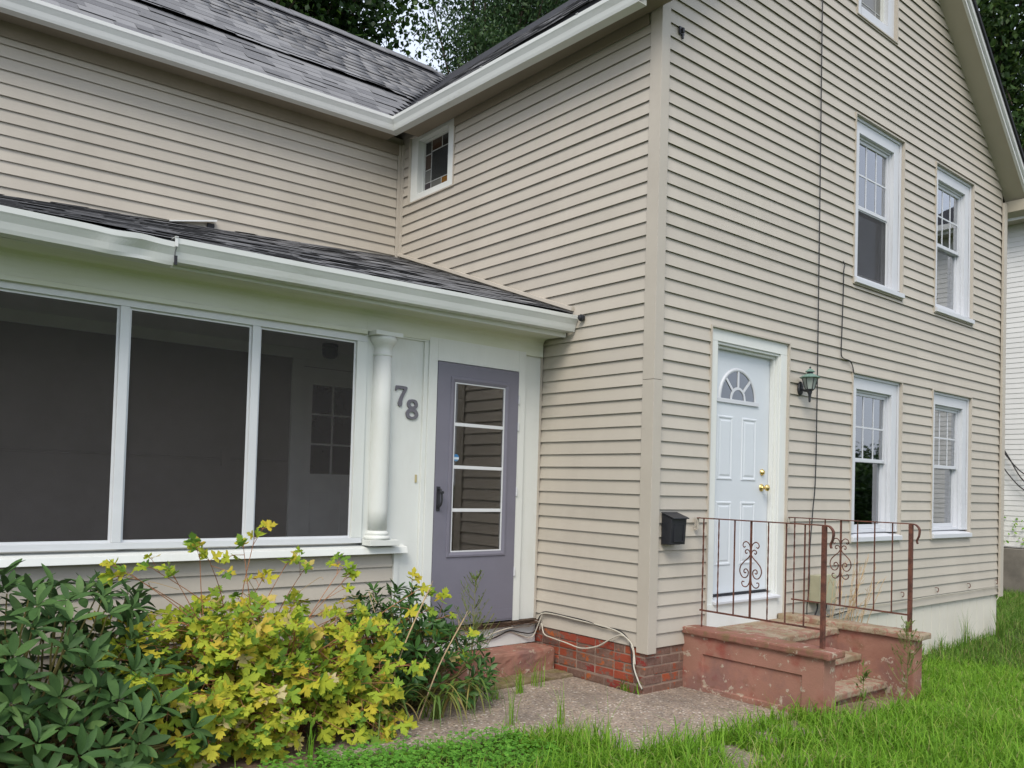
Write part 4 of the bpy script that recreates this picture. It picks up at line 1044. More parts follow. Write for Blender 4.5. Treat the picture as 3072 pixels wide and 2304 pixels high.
# ------------------------------------------------------------------ path and bed
def sheet(name, pts, z, mat, thick=None, kind='structure', jit=.02):
    out = []
    n = len(pts)
    for i in range(n):
        a, b = Vector(pts[i]), Vector(pts[(i+1) % n]); k = max(1, int((b-a).length/.12))
        for j in range(k):
            p = a.lerp(b, j/k); q = jit*noise.noise(Vector((p.x*6, p.y*6, 2)))
            out.append((p.x+q, p.y+q*.7))
    m = MB(); zf = lambda x, y: gz(x, y)+z
    m.loft([[(x, y, zf(x, y)-(thick or .05)) for x, y in out], [(x, y, zf(x, y)) for x, y in out]])
    o = m.build(name, mat); return setp(o, kind=kind)
WALK = [(-.03,.935),(-1.2,.935),(-1.45,.62),(-1.95,.40),(-2.45,.22),(-2.5,.02),(-1.95,-.10),(-1.5,-.22),(-1.14,-.38),(-1.12,-.72),(-1.22,-.95),(.449,-.95),(.449,.02),(-.03,.02)]
WALK2 = [(-1.22,-.99),(-1.1,-1.6),(-1.0,-2.6),(-.1,-2.6),(-.05,-1.75),(.05,-1.40),(.40,-1.18),(.449,-.99)]
sheet('path', WALK, .012, MAT['aggregate']); sheet('path_slab', WALK2, .006, MAT['aggregate'])
BED = [(-6.6,1.2),(-6.6,-.2),(-3.4,-.05),(-2.6,-.02),(-2.47,.25),(-1.95,.45),(-1.48,.66),(-1.22,.97),(-1.22,1.2)]
sheet('planting_bed', BED, .004, MAT['soil'])
sheet('dirt_patch', [(.62,-.96),(1.73,-.96),(1.75,-1.30),(1.2,-1.38),(.66,-1.25)], .008, MAT['soil'])

# ------------------------------------------------------------------ mailbox
mb = thing('mailbox', (.235, 0, 1.085), 'small black metal mailbox on the beige siding beside the corner board', 'mailbox')
m = MB(); x0, x1 = .150, .322
m.hexa([(x0,-.085,1.098),(x1,-.085,1.098),(x1,-.001,1.098),(x0,-.001,1.098),(x0,-.098,1.288),(x1,-.098,1.288),(x1,-.001,1.325),(x0,-.001,1.325)]); m.build('body', MAT['black_metal'], mb, bevel=.003)
m = MB(); m.hexa([(x0-.006,-.118,1.288),(x1+.006,-.118,1.288),(x1+.006,-.0008,1.327),(x0-.006,-.0008,1.327),(x0-.006,-.118,1.296),(x1+.006,-.118,1.296),(x1+.006,-.0008,1.335),(x0-.006,-.0008,1.335)]); m.build('lid', MAT['black_metal'], mb, bevel=.002)
m = MB(); ring_rect(m, (x0+.03, x1-.03, 1.120, 1.25), .004, -.0985, -.088); m.build('front_bead', MAT['black_metal'], mb)

# ------------------------------------------------------------------ wall lantern
lan = thing('wall_lantern', (1.985, 0, 2.42), 'weathered green and black carriage lantern beside the white front door', 'lantern')
lx, ly = 1.985, -.098
def frustum(m, c, rings, n=6, ph=0):
    m.loft([[(c[0]+r*math.cos(2*math.pi*k/n+ph), c[1]+r*math.sin(2*math.pi*k/n+ph), z_) for k in range(n)] for r, z_ in rings])
m = MB(); m.loft([[(1.985+r*math.cos(2*math.pi*k/16)*.8, yy, 2.425+r*math.sin(2*math.pi*k/16)*1.25) for k in range(16)] for r, yy in ((.050,-.001),(.050,-.010),(.042,-.018),(.020,-.024))]); m.build('back_plate', MAT['black_metal'], lan, smooth=False)
m = MB(); m.tube(bez([(lx,-.02,2.42),(lx,-.05,2.405),(lx,ly+.01,2.400),(lx,ly,2.41)], 5), .010, 8); m.build('arm', MAT['black_metal'], lan, smooth=True)
m = MB(); frustum(m, (lx, ly), [(.004,2.300),(.010,2.306),(.011,2.345),(.016,2.375),(.020,2.38),(.022,2.400),(.034,2.405),(.036,2.414)], 10); m.build('tail', MAT['black_metal'], lan)
m = MB(); frustum(m, (lx, ly), [(.036,2.4145),(.065,2.512)], 6); m.build('lantern_glass', MAT['lantern_glass'] if 'lantern_glass' in MAT else MAT['glass'], lan)
for k in range(6):
    a = 2*math.pi*k/6; m = MB(); m.tube([(lx+.037*math.cos(a), ly+.037*math.sin(a), 2.412), (lx+.067*math.cos(a), ly+.067*math.sin(a), 2.514)], .004, 5); m.build('glass_bar', MAT['black_metal'], lan)
m = MB(); frustum(m, (lx, ly), [(.070,2.510),(.088,2.514),(.088,2.519),(.040,2.545),(.032,2.548)], 12); m.build('hood', MAT['verdigris'], lan)
m = MB(); frustum(m, (lx, ly), [(.026,2.547),(.026,2.566)], 10); m.build('chimney', MAT['black_metal'], lan)
m = MB(); frustum(m, (lx, ly), [(.040,2.565),(.041,2.570),(.014,2.592),(.006,2.596)], 12); m.build('cap', MAT['verdigris'], lan)
m = MB(); m.lathe((lx, ly, 0), [(.004,2.595),(.008,2.602),(.007,2.610),(.001,2.616)], 10); m.build('finial', MAT['black_metal'], lan, smooth=True)

# ------------------------------------------------------------------ house numbers
def curve_shape(name, loops, thick, mat):
    cu = bpy.data.curves.new(name, 'CURVE'); cu.dimensions = '2D'; cu.fill_mode = 'BOTH'; cu.extrude = thick/2; cu.bevel_depth = .0012; cu.bevel_resolution = 1
    for pts in loops:
        s = cu.splines.new('POLY'); q = [p for p in bez([(a, b, 0) for a, b in pts+[pts[0]]], 6)][:-1]
        s.points.add(len(q)-1)
        for i, p in enumerate(q): s.points[i].co = (p.x, p.y, 0, 1)
        s.use_cyclic_u = True
    tmp = bpy.data.objects.new('tmp_shape', cu); COL.objects.link(tmp)
    dg = bpy.context.evaluated_depsgraph_get(); me = bpy.data.meshes.new_from_object(tmp.evaluated_get(dg)); me.name = name
    bpy.data.objects.remove(tmp); bpy.data.curves.remove(cu)
    me.materials.clear(); me.materials.append(mat); return me
NUMX = frame_mtx((0,0,0), (1,0,0), (0,0,1), (0,-1,0))
seven = [(-.046,.073),(-.050,.040),(-.044,.036),(-.037,.045),(-.030,.052),(0.0,.052),(.022,.050),(.012,.030),(-.010,-.010),(-.022,-.045),(-.024,-.066),(-.014,-.075),(0,-.074),(.008,-.064),(.008,-.035),(.018,-.005),(.036,.030),(.048,.055),(.049,.066),(.040,.071),(0,.074)]
eight_o = [(0,.073),(.030,.068),(.046,.046),(.044,.022),(.028,.003),(.046,-.016),(.053,-.040),(.040,-.064),(.012,-.074),(-.020,-.073),(-.046,-.060),(-.053,-.034),(-.044,-.012),(-.026,.004),(-.040,.020),(-.044,.044),(-.030,.066)]
ell = lambda cx, cy, rx, ry: [(cx+rx*math.cos(a), cy+ry*math.sin(a)) for a in [2*math.pi*k/10 for k in range(10)]]
n7 = bpy.data.objects.new('house_number_seven', curve_shape('house_number_seven', [seven], .008, MAT['number'])); COL.objects.link(n7)
n7.matrix_basis = Matrix.Translation((-1.384, PY-.006, 2.133)) @ NUMX
setp(n7, 'grey painted seven, the upper digit on the white porch panel', 'house number', None)
n8 = bpy.data.objects.new('house_number_eight', curve_shape('house_number_eight', [eight_o, ell(.002,.037,.021,.017), ell(0,-.038,.027,.019)], .008, MAT['number'])); COL.objects.link(n8)
n8.matrix_basis = Matrix.Translation((-1.285, PY-.006, 2.043)) @ NUMX
setp(n8, 'grey painted eight, the lower digit on the white porch panel', 'house number', None)
m = MB(); m.box(-1.238, -1.222, PY-.006, PY+.0005, 1.500, 1.560); o = m.build('bell_plate', MAT['bell'] if 'bell' in MAT else MAT['util'], None, bevel=.002); setp(o, 'small tan doorbell plate on the white porch panel', 'doorbell')

# ------------------------------------------------------------------ wires, cables and small fittings
def wire(name, pts, r, mat, label, n=6, cat='cable', group=None, smoothn=8):
    m = MB(); m.tube(bez(pts, smoothn), r, n); o = m.build(name, MAT[mat], None, smooth=True); return setp(o, label, cat, group)
wire('drop_wire', [(2.24,-.012,7.30),(2.225,-.012,6.0),(2.238,-.012,4.6),(2.25,-.012,3.2),(2.255,-.012,1.75),(2.215,-.014,1.35),(2.15,-.03,1.0),(2.10,-.06,.70),(2.085,-.05,.50),(2.12,-.04,.36)], .0055, 'cable_black', 'long thin black wire hanging down the gable wall past the lantern')
wire('window_wire', [(2.690,-.001,3.70),(2.705,-.010,3.66),(2.685,-.011,3.60),(2.690,-.008,3.40),(2.676,-.008,3.0),(2.672,-.008,2.83),(2.70,-.010,2.785),(2.80,-.010,2.775),(2.846,-.010,2.765),(2.885,-.010,2.72),(2.905,-.012,2.66)], .005, 'cable_black', 'short kinked black wire leading to the top of the lower window', smoothn=5)
wire('foundation_wire', [(2.25,-.012,.385),(2.7,-.013,.405),(3.2,-.015,.425),(3.9,-.012,.418),(4.6,-.012,.428),(5.5,-.013,.425),(6.35,-.012,.430),(6.47,-.012,.40),(6.50,-.012,.32),(6.44,-.006,.27)], .004, 'cable_white', 'thin pale wire stapled along the lowest siding course')
wire('black_foundation_wire', [(2.16,-.06,.42),(2.3,-.03,.372),(2.6,-.018,.385),(2.85,-.016,.405),(3.0,-.014,.41)], .005, 'cable_black', 'black wire running out of the beige utility box along the wall')
# cables at the porch corner: from below the threshold round the brick corner
wire('white_cable', [(-1.05,PY-.012,.225),(-.75,PY-.02,.245),(-.55,PY-.03,.30),(-.36,PY-.05,.345),(-.18,PY-.04,.352),(-.07,PY-.04,.352),(-.03,PY-.06,.40),(-.022,1.09,.452),(-.012,.95,.462),(-.014,.70,.455),(-.012,.45,.448),(-.015,.28,.435),(-.018,.17,.40),(-.02,.095,.315),(-.03,.075,.20),(-.02,.035,.10),(-.006,.012,.052)], .0062, 'cable_white', 'white coaxial cable clipped along the lowest siding around to the brick corner')
wire('drooping_cable', [(-.012,1.13,.31),(-.02,1.10,.365),(-.024,1.06,.29),(-.026,.95,.272),(-.03,.80,.262),(-.032,.62,.248),(-.030,.45,.29),(-.022,.32,.365),(-.020,.22,.41),(-.020,.14,.385),(-.019,.095,.33),(-.024,.07,.22)], .0058, 'cable_white', 'off-white cable drooping below the siding in front of the bricks')
wire('black_cable', [(-.62,PY-.02,.262),(-.45,PY-.025,.28),(-.30,PY-.03,.322),(-.18,PY-.03,.30),(-.08,PY-.03,.282),(-.03,PY-.05,.31),(-.024,1.12,.42),(-.012,1.07,.468),(-.010,.85,.468),(-.012,.6,.462),(-.014,.42,.44),(-.012,.25,.440),(-.020,.13,.37),(-.034,.09,.22),(-.022,.045,.11),(-.004,.008,.050)], .005, 'cable_black', 'black cable running beside the white cable to the brick corner')
wire('grey_cable', [(-.72,PY-.012,.232),(-.55,PY-.02,.258),(-.42,PY-.025,.30),(-.30,PY-.02,.315),(-.20,PY-.02,.285),(-.10,PY-.03,.252),(-.05,PY-.04,.26),(-.028,PY-.06,.33),(-.022,1.11,.41)], .0058, 'cable_white', 'pale cable sagging in front of the white board below the screen door')
for x in (3.961, 4.770, 5.605, 6.407):
    m = MB(); m.tube(bez([(x-.01,-.002,.515),(x+.015,-.02,.51),(x+.018,-.022,.48),(x,-.02,.468),(x-.012,-.02,.475)], 5), .0045, 6)
    o = m.build('siding_hook', MAT['rust'], None); setp(o, 'small rusty hook screwed into the lower siding', 'hook', 'hooks along the lower siding')
m = MB(); m.box(.215, .272, -.012, -.001, 4.955, 5.012); m.box(.235, .252, -.030, -.0125, 4.965, 5.0); m.box(.245, .262, -.016, -.003, 4.925, 4.9545); o = m.build('wall_bracket', MAT['black_metal'], None, bevel=.003); setp(o, 'small black metal bracket high on the gable siding near the corner', 'bracket')
m = MB(); m.loft([[(xx, .725+r*math.cos(2*math.pi*k/14), 2.852+r*math.sin(2*math.pi*k/14)) for k in range(14)] for xx, r in ((-.001,.022),(-.014,.022),(-.016,.028),(-.03,.028),(-.032,.020),(-.046,.018),(-.05,.008))]); o = m.build('insulator_knob', MAT['black_metal'], None); setp(o, 'black ribbed knob on the siding beside the porch gutter end', 'knob')
ub = thing('utility_box', (2.33, -.06, .53), 'beige utility box on the wall behind the far step railing', 'utility box')
m = MB(); m.box(2.20, 2.46, -.10, -.001, .53, .775); m.build('case', MAT['util'], ub, bevel=.006)
m = MB(); m.box(2.195, 2.465, -.108, -.1005, .525, .78); m.build('cover', MAT['util'], ub, bevel=.003)
for x in (2.25, 2.40):
    m = MB(); m.tube(bez([(x,-.05,.529),(x+.01,-.05,.48),(x-.02,-.045,.42),(x-.03,-.03,.36)], 4), .008, 6); m.build('conduit', MAT['cable_black'], ub)

# ------------------------------------------------------------------ neighbour's house
NX = 12.9
nb = thing('neighbour_house', (NX, -2, -.3), 'white clapboard house with concrete foundation beyond the lawn', 'house')
m = MB(); m.box(NX+.012, NX+5.4, -3.7, 7.5, .58, 6.95); nw = m.build('wall', MAT['neighbour'], nb)
z = .60; k = 0
while z < 6.75:
    m = MB(); prof = [(0, 0), (.009, .103), (.0118, .103), (.0118, 0)]
    m.loft([[(NX+d, a, z+zz) for d, zz in prof] for a in (-3.7, 7.5)]); m.build('siding_board', MAT['neighbour'], nw); z += .0975
m = MB(); m.box(NX-.30, NX+5.4, -3.71, 7.51, -.9, .565); m.build('foundation', MAT['concrete_dark'], nb)
m = MB(); m.box(NX-.36, NX+.0, -3.95, 7.7, 6.78, 6.84); m.build('soffit', MAT['soffit'], nb)
m = MB(); m.box(NX-.40, NX-.361, -3.95, 7.7, 6.76, 6.92); m.box(NX-.50, NX-.4005, -3.95, 7.7, 6.82, 6.93); m.build('gutter', MAT['gutter_clean'], nb)
m = MB(); m.loft([[(NX-.40, y, 6.93), (NX+2.7, y, 8.35), (NX+5.8, y, 6.93), (NX+5.8, y, 6.86), (NX+2.7, y, 8.27), (NX-.40, y, 6.86)] for y in (-4.0, 7.75)]); m.build('roof', MAT['roof_dark'], nb)
m = MB(); m.tube(bez([(NX-.10,2.62,1.62),(NX-.12,2.5,1.60),(NX-.14,2.36,1.45),(NX-.15,2.25,1.15),(NX-.15,2.22,.75),(NX-.15,2.22,.57)], 6), .055, 8); m.build('downspout', MAT['gutter_clean'], nb, smooth=True)
m = MB(); m.box(NX-.06, NX-.001, 2.46, 2.58, 1.60, 2.95); m.build('meter_board', MAT['bark'], nb); 
m = MB(); m.box(NX-.075, NX-.061, 2.455, 2.50, 1.60, 2.95); m.build('board_edge', MAT['white_paint'], nb)
for i, (za, zb2) in enumerate(((2.93, 1.9), (2.90, 2.05), (2.6, 1.75))):
    wire('service_cable', [(NX-.08,2.46,za),(NX-.10,2.30,za-.30),(NX-.10,2.12,za-.62),(NX-.10,1.8,zb2-.1),(NX-.10,1.2,zb2-.35)], .011, 'cable_black', 'dark service cable looping across the white neighbouring wall', cat='cable', group='cables on the neighbouring wall')
# ------------------------------------------------------------------ leaf shapes (length along +y, normal +z)
def leaf_long(w=.34, fold=.05, droop=.10, n=5):
    """elliptic leaf of length 1"""
    V, F = [], []
    for i in range(n+1):
        t = i/n; hw = w/2*math.sin(math.pi*min(1, (t*.94+.03)))**.75; z = -droop*t*t
        V += [(-hw, t, z+fold*hw/(w/2)), (0, t, z), (hw, t, z+fold*hw/(w/2))]
    for i in range(n):
        a = 3*i
        F += [(a, a+1, a+4), (a, a+4, a+3), (a+1, a+2, a+5), (a+1, a+5, a+4)]
    return np.array(V), np.array(F)
def leaf_lobed(v=0):
    """three lobes, each with teeth, length 1"""
    rg = random.Random(40+v)
    out = [(0.015,0),(.10,.16),(.30,.20),(.46,.24),(.58,.40),(.50,.44),(.46,.52),(.36,.46),(.13,.40),(.20,.58),(.27,.76),(.16,.78),(.13,.90),(.07,.88),(.0,1.0)]
    out = [(x*(1+rg.uniform(-.12,.12)), y*(1+rg.uniform(-.05,.05))) for x, y in out]
    left = [(-x*(1+rg.uniform(-.15,.15)), y*(1+rg.uniform(-.06,.06))) for x, y in reversed(out[:-1])]
    ring = out+left
    zz = lambda x, y: .16*abs(x)-.22*y*y+.05*math.sin(9*x+v)
    V = [(0, .42, zz(0, .42)-.02)]+[(x, y, zz(x, y)) for x, y in ring]
    n = len(ring); F = [(0, 1+i, 1+(i+1) % n) for i in range(n)]
    return np.array(V), np.array(F)
def leaf_curled():
    V, F = leaf_lobed(3); V = V.copy(); V[:, 2] += 1.1*V[:, 0]**2+.5*np.sin(3*V[:, 1])*.4; V[:, 0] *= .6; return V, F
def blade(bend, w=.03, n=4, twist=0.0):
    """grass blade of length 1 growing along +z, bending towards +y"""
    V, F = [], []; a = 0; y = z = 0
    for i in range(n+1):
        t = i/n; hw = w/2*(1-t**1.6)
        V += [(-hw, y, z), (hw, y, z)] if i < n else [(0, y, z)]
        a = bend*(t+.5/n)**1.3; y += math.sin(a)/n; z += math.cos(a)/n
    for i in range(n-1):
        k = 2*i; F += [(k, k+1, k+3), (k, k+3, k+2)]
    k = 2*(n-1); F.append((k, k+1, k+2))
    return np.array(V), np.array(F)
def tri_mesh(name, V, F, mat): return raw_mesh(name, V, F, mat, True)
def scatter_leaves(parent, name, shapes, mats, mat, limit=300, rest_name='foliage', smooth=True):
    """mats: (shape index, Matrix). The ones nearest the camera become leaves of their own, the rest one joined part."""
    mats = sorted(mats, key=lambda s: (s[1].translation-CAM).length)
    base = [tri_mesh(name, V, F, mat) for V, F in shapes]
    for k, mt in mats[:limit]: place(name, base[k], parent, mt)
    Vs, Fs, n = [], [], 0
    for k, mt in mats[limit:]:
        V, F = shapes[k]; A = np.array(mt); Vs.append(V @ A[:3, :3].T+A[:3, 3]); Fs.append(F+n); n += len(V)
    if Vs:
        o = bpy.data.objects.new(rest_name, raw_mesh(rest_name, np.concatenate(Vs), np.concatenate(Fs), mat, smooth)); attach(o, parent); setp(o, kind='stuff')
def leaf_mtx(p, direction, up, size, roll=0.0):
    y = Vector(direction).normalized(); z = Vector(up)-y*Vector(up).dot(y)
    if z.length < 1e-4: z = y.orthogonal()
    z.normalize(); x = y.cross(z)
    if roll:
        q = Matrix.Rotation(roll, 3, y); x = q @ x; z = q @ z
    return frame_mtx(p, x, y, z, size)
def rvec(rg): 
    while True:
        v = Vector((rg.uniform(-1,1), rg.uniform(-1,1), rg.uniform(-1,1)))
        if .05 < v.length < 1: return v.normalized()

# ------------------------------------------------------------------ rhododendrons
def rhododendron(base, lobes, n, size, mat, label, seed, droop, limit=300, nleaf=(6, 9)):
    rg = random.Random(seed); b = Vector(base)
    root = thing('rhododendron', b, label, 'shrub')
    shapes = [leaf_long(.31, .05, droop), leaf_long(.27, .08, droop*1.6), leaf_long(.35, .03, droop*.6)]
    L = []; stems = MB(); wts = [l[1][0]*l[1][1]*l[1][2] for l in lobes]; tips = []
    tries = 0
    while len(tips) < n and tries < n*60:
        tries += 1
        c, r = rg.choices(lobes, wts)[0]; d = rvec(rg)
        if d.z < -.55: continue
        rad = rg.uniform(.55, 1.0)**.6
        p = Vector(c)+Vector((d.x*r[0], d.y*r[1], d.z*r[2]))*rad
        if p.z < .03 or p.y > 1.12: continue
        if any((p-q).length < size*.72 for q in tips): continue
        tips.append(p)
        nrm = Vector((d.x/r[0], d.y/r[1], d.z/r[2])).normalized()
        ax = (nrm*.75+Vector((0, -.15, .75))+rvec(rg)*.25).normalized()
        k = rg.randint(*nleaf); ph = rg.uniform(0, 6.28); a = ax.orthogonal().normalized(); bb = ax.cross(a)
        sz = size*rg.uniform(.75, 1.12)
        for i in range(k):
            an = ph+i*2*math.pi/k+rg.uniform(-.22, .22); el = rg.uniform(.15, .75) if i % 3 else rg.uniform(.7, 1.15)
            dr = (a*math.cos(an)+bb*math.sin(an))*math.cos(el)+ax*math.sin(el)
            dr.z -= .12
            L.append((rg.randrange(3), leaf_mtx(p+dr*.012, dr, ax, sz*rg.uniform(.8, 1.08), rg.uniform(-.3, .3))))
        if rg.random() < .55:
            q = b+Vector((rg.uniform(-.12, .12), rg.uniform(-.1, .1), .0)); mid = q.lerp(p, .6)+Vector((0, 0, -.06*rg.random()))
            low = p-ax*sz*1.1
            stems.tube([mid, low.lerp(mid, .2), p], [.006, .0045, .0035], 5); 
            if rg.random() < .25: stems.tube([q, q.lerp(mid, .5)+Vector((0, 0, .03)), mid], [.011, .009, .006], 5)
    stems.build('stems', MAT['twig'], root)
    scatter_leaves(root, 'leaf', shapes, L, MAT[mat], limit)
    return root
rhododendron((-3.85, .62, 0), [((-3.95,.62,.50),(.75,.52,.50)), ((-3.45,.45,.24),(.52,.45,.34)), ((-4.6,.6,.45),(.7,.5,.45)), ((-3.55,.75,.62),(.38,.34,.34)), ((-3.15,.55,.13),(.3,.3,.22)), ((-3.85,.2,.18),(.45,.3,.28))],
             350, .128, 'rhodo', 'large dark green rhododendron with long leathery leaves below the porch screens', 5, .16)
rhododendron((-1.60, .72, 0), [((-1.62,.74,.42),(.40,.34,.36)), ((-1.32,.62,.22),(.34,.33,.26)), ((-1.85,.68,.34),(.36,.32,.36)), ((-1.75,.82,.60),(.22,.2,.2))],
             250, .082, 'rhodo2', 'small glossy rhododendron beside the purple screen door', 9, .12, nleaf=(6, 9))

# ------------------------------------------------------------------ yellowing peony
def yellow_plant():
    rg = random.Random(12); root = thing('yellowing_perennial', (-2.6, .62, 0), 'sprawling yellow-green perennial with lobed leaves and reddish stems', 'plant')
    shapes = [leaf_lobed(0), leaf_lobed(1), leaf_lobed(2), leaf_curled()]
    L = []; stems = MB(); dry = MB()
    def leaves_at(p, d, k, s):
        for i in range(k):
            side = [0, 1, -1][i % 3]; dd = (d+Vector((rg.uniform(-.3,.3), rg.uniform(-.3,.3), rg.uniform(-.25,.1)))).normalized()
            lat = dd.cross(Vector((0,0,1)));
            if lat.length > 1e-3: lat.normalize()
            dr = (dd+lat*side*1.1).normalized(); dr.z -= rg.uniform(.0, .35)
            up = Vector((-.45+rg.uniform(-.45,.45), -.65+rg.uniform(-.45,.45), .9))
            q = p+dr*s*(.25 if i else .35)
            stems.tube([p, q], [.0016, .0012], 4)
            sh = 3 if rg.random() < .06 else rg.randrange(3)
            L.append((sh, leaf_mtx(q, dr, up, s*rg.uniform(.75, 1.2), rg.uniform(-.5, .5))))
    targets = []
    for i in range(150):
        x = rg.uniform(-3.52, -1.92); u = (x+2.7)/.85
        zmax = .80-.16*u*u+.10*noise.noise(Vector((x*3, 1, 0)))
        z_ = zmax*rg.uniform(.12, 1.0)**.8; y = rg.uniform(.22, .98)-.12*(1-z_/.9)
        if x < -3.25 and z_ < .40: continue
        targets.append(Vector((x, y, max(.08, z_))))
    for i in range(70):      # the front of the plant sprawls low towards the lawn
        x = rg.uniform(-3.3, -1.95); targets.append(Vector((x, rg.uniform(.10, .45), rg.uniform(.06, .42))))
    for x, y, z_ in ((-2.71,.62,1.15),(-2.78,.6,1.10),(-3.45,.62,1.02),(-3.38,.6,.98),(-3.25,.7,1.0),(-3.0,.68,1.08),(-2.95,.66,1.03),(-2.45,.75,.98),(-2.35,.72,.94),(-3.15,.62,.95),(-2.10,.7,.95),(-2.05,.72,.88),(-2.62,.7,.90),(-1.62,.55,.80),(-1.40,.52,.62),(-1.55,.55,.66),(-1.30,.45,.50)): targets.append(Vector((x, y, z_)))
    for tg in targets:
        b = Vector((-2.6+rg.uniform(-.22,.22), .68+rg.uniform(-.15,.15), .0))
        side = Vector((rg.uniform(-.08,.08), rg.uniform(-.08,.08), 0)); hi = tg.z > .88
        mid = b.lerp(tg, .5)+side+Vector((0, 0, .10+.1*rg.random())); pts = bez([b, mid, tg], 6)
        stems.tube(pts, [.0042-.0026*i/len(pts) for i in range(len(pts))], 5)
        n = len(pts)
        for j in ((n-1, n-2, n-4, n-6) if not hi else (n-1, n-2)):
            if j < 2: continue
            p = pts[j]; d = (pts[min(j+1, n-1)]-pts[max(j-1, 0)]).normalized()
            if j != n-1: d = (d+rvec(rg)*1.1).normalized(); p2 = p+d*rg.uniform(.05, .12); stems.tube([p, p2], [.002, .0014], 4); p = p2
            leaves_at(p, d, 3 if rg.random() < .8 else 4, rg.uniform(.060, .098) if not hi else rg.uniform(.055, .085))
    for i in range(16):
        p = Vector((rg.uniform(-3.3,-1.9), rg.uniform(.4,.9), rg.uniform(.45,.95))); dm = MB(); dm.tube(bez([p, p+Vector((rg.uniform(-.1,.1), rg.uniform(-.05,.05), rg.uniform(.0,.08))), p+Vector((rg.uniform(-.2,.2), rg.uniform(-.1,.1), rg.uniform(-.16,.02)))], 4), .0022, 4); dm.build('dry_stem', MAT['straw'], root)
    stems.build('stems', MAT['peony_stem'], root)
    scatter_leaves(root, 'leaf', shapes, L, MAT['peony'], 300)
yellow_plant()

# ------------------------------------------------------------------ day lilies, weeds
def strap(pts, w0, m, nrm_up=Vector((0,0,1))):
    P_ = bez(pts, 4); n = len(P_); rings = []
    for i, p in enumerate(P_):
        t_ = (P_[min(i+1, n-1)]-P_[max(i-1, 0)]).normalized(); s = t_.cross(Vector((0,0,1)))
        if s.length < 1e-3: s = Vector((1,0,0))
        s.normalize(); w = w0*(1-(i/(n-1))**2.2)+.0006; d = t_.cross(s)*w*.25
        rings.append([p-s*w-d, p, p+s*w-d])
    k = len(m.v)
    for r in rings: m.v += [tuple(q) for q in r]
    for i in range(n-1):
        a = k+3*i
        m.f += [(a, a+1, a+4), (a, a+4, a+3), (a+1, a+2, a+5), (a+1, a+5, a+4)]
def daylily(c, n, seed, label, h=.3):
    rg = random.Random(seed); root = thing('daylily_clump', (c[0], c[1], 0), label, 'plant')
    for i in range(n):
        a = rg.uniform(0, 6.28); a = -1.2+rg.gauss(0, 1.0) if rg.random() < .7 else a
        d = Vector((math.cos(a), math.sin(a), 0)); b = Vector((c[0]+rg.uniform(-.07,.07), c[1]+rg.uniform(-.05,.05), 0)); l = h*rg.uniform(.7, 1.25)
        m = MB(); strap([b, b+d*l*.25+Vector((0,0,l*.6)), b+d*l*.65+Vector((0,0,l*.78)), b+d*l*1.0+Vector((0,0,l*.55)), b+d*l*1.22+Vector((0,0,l*.16))], rg.uniform(.006,.010), m)
        m.build('leaf', MAT['daylily'], root, smooth=True)
daylily((-1.90, .42), 18, 1, 'daylily clump with tan-tipped leaves below the yellowing perennial', .27)
daylily((-1.60, .36), 20, 2, 'green daylily clump arching out below the small rhododendron', .27)
daylily((-1.28, .44), 18, 3, 'daylily clump leaning over the path beside the porch step', .25)
def tall_weed(base, h, n, seed, label, lean=(0, 0), spread=.35, name='tall_weed', feathery=False):
    rg = random.Random(seed); b = Vector(base); root = thing(name, b, label, 'weed')
    stems = MB(); lv = MB(); tip = b+Vector((lean[0], lean[1], h)); main = bez([b, b.lerp(tip, .5)+Vector((lean[0]*.2, 0, 0)), tip], 8)
    stems.tube(main, [.005*(1-.75*i/len(main)) for i in range(len(main))], 5)
    for i in range(n):
        t = rg.uniform(.25, 1) if feathery else rg.uniform(.04, 1); j = min(len(main)-1, int(t*(len(main)-1))); p = main[j]; a = rg.uniform(0, 6.28)
        up = .9 if feathery else .55
        d = Vector((math.cos(a), math.sin(a), up)).normalized(); l = h*(.34*(1-t)+.08)*rg.uniform(.6, 1.2)*(1 if feathery else .55)
        q = p+d*l+Vector((0, 0, .25*l)); stems.tube(bez([p, p+d*l*.5, q], 3), .0019, 4)
        for k in range(5 if feathery else 3):
            w = p.lerp(q, rg.uniform(.25, 1)); dd = (d+rvec(rg)*.9).normalized(); ll = rg.uniform(.015, .03) if feathery else rg.uniform(.03, .06)
            strap([w, w+dd*ll*.5+Vector((0,0,.004)), w+dd*ll], .0030 if feathery else .0045, lv)
        if not feathery:
            dd = Vector((math.cos(a+1), math.sin(a+1), .35)).normalized(); ll = h*.16*(1.1-t); strap([p, p+dd*ll*.5, p+dd*ll-Vector((0,0,ll*.3))], .0045, lv)
    stems.build('stem', MAT['stem_green'], root); lv.build('leaves', MAT['weed'], root)
tall_weed((-.99, .80, .03), .80, 70, 4, 'tall feathery weed standing in front of the purple screen door', (.04, .0), feathery=True)
tall_weed((1.50, -1.20, gz(1.50,-1.2)), .60, 44, 5, 'tall bushy weed growing at the foot of the far step wall', (.02, 0), feathery=True)
tall_weed((.98, -1.14, gz(.98,-1.14)), .34, 20, 6, 'short leafy weed growing in front of the bottom step', (.0, 0))
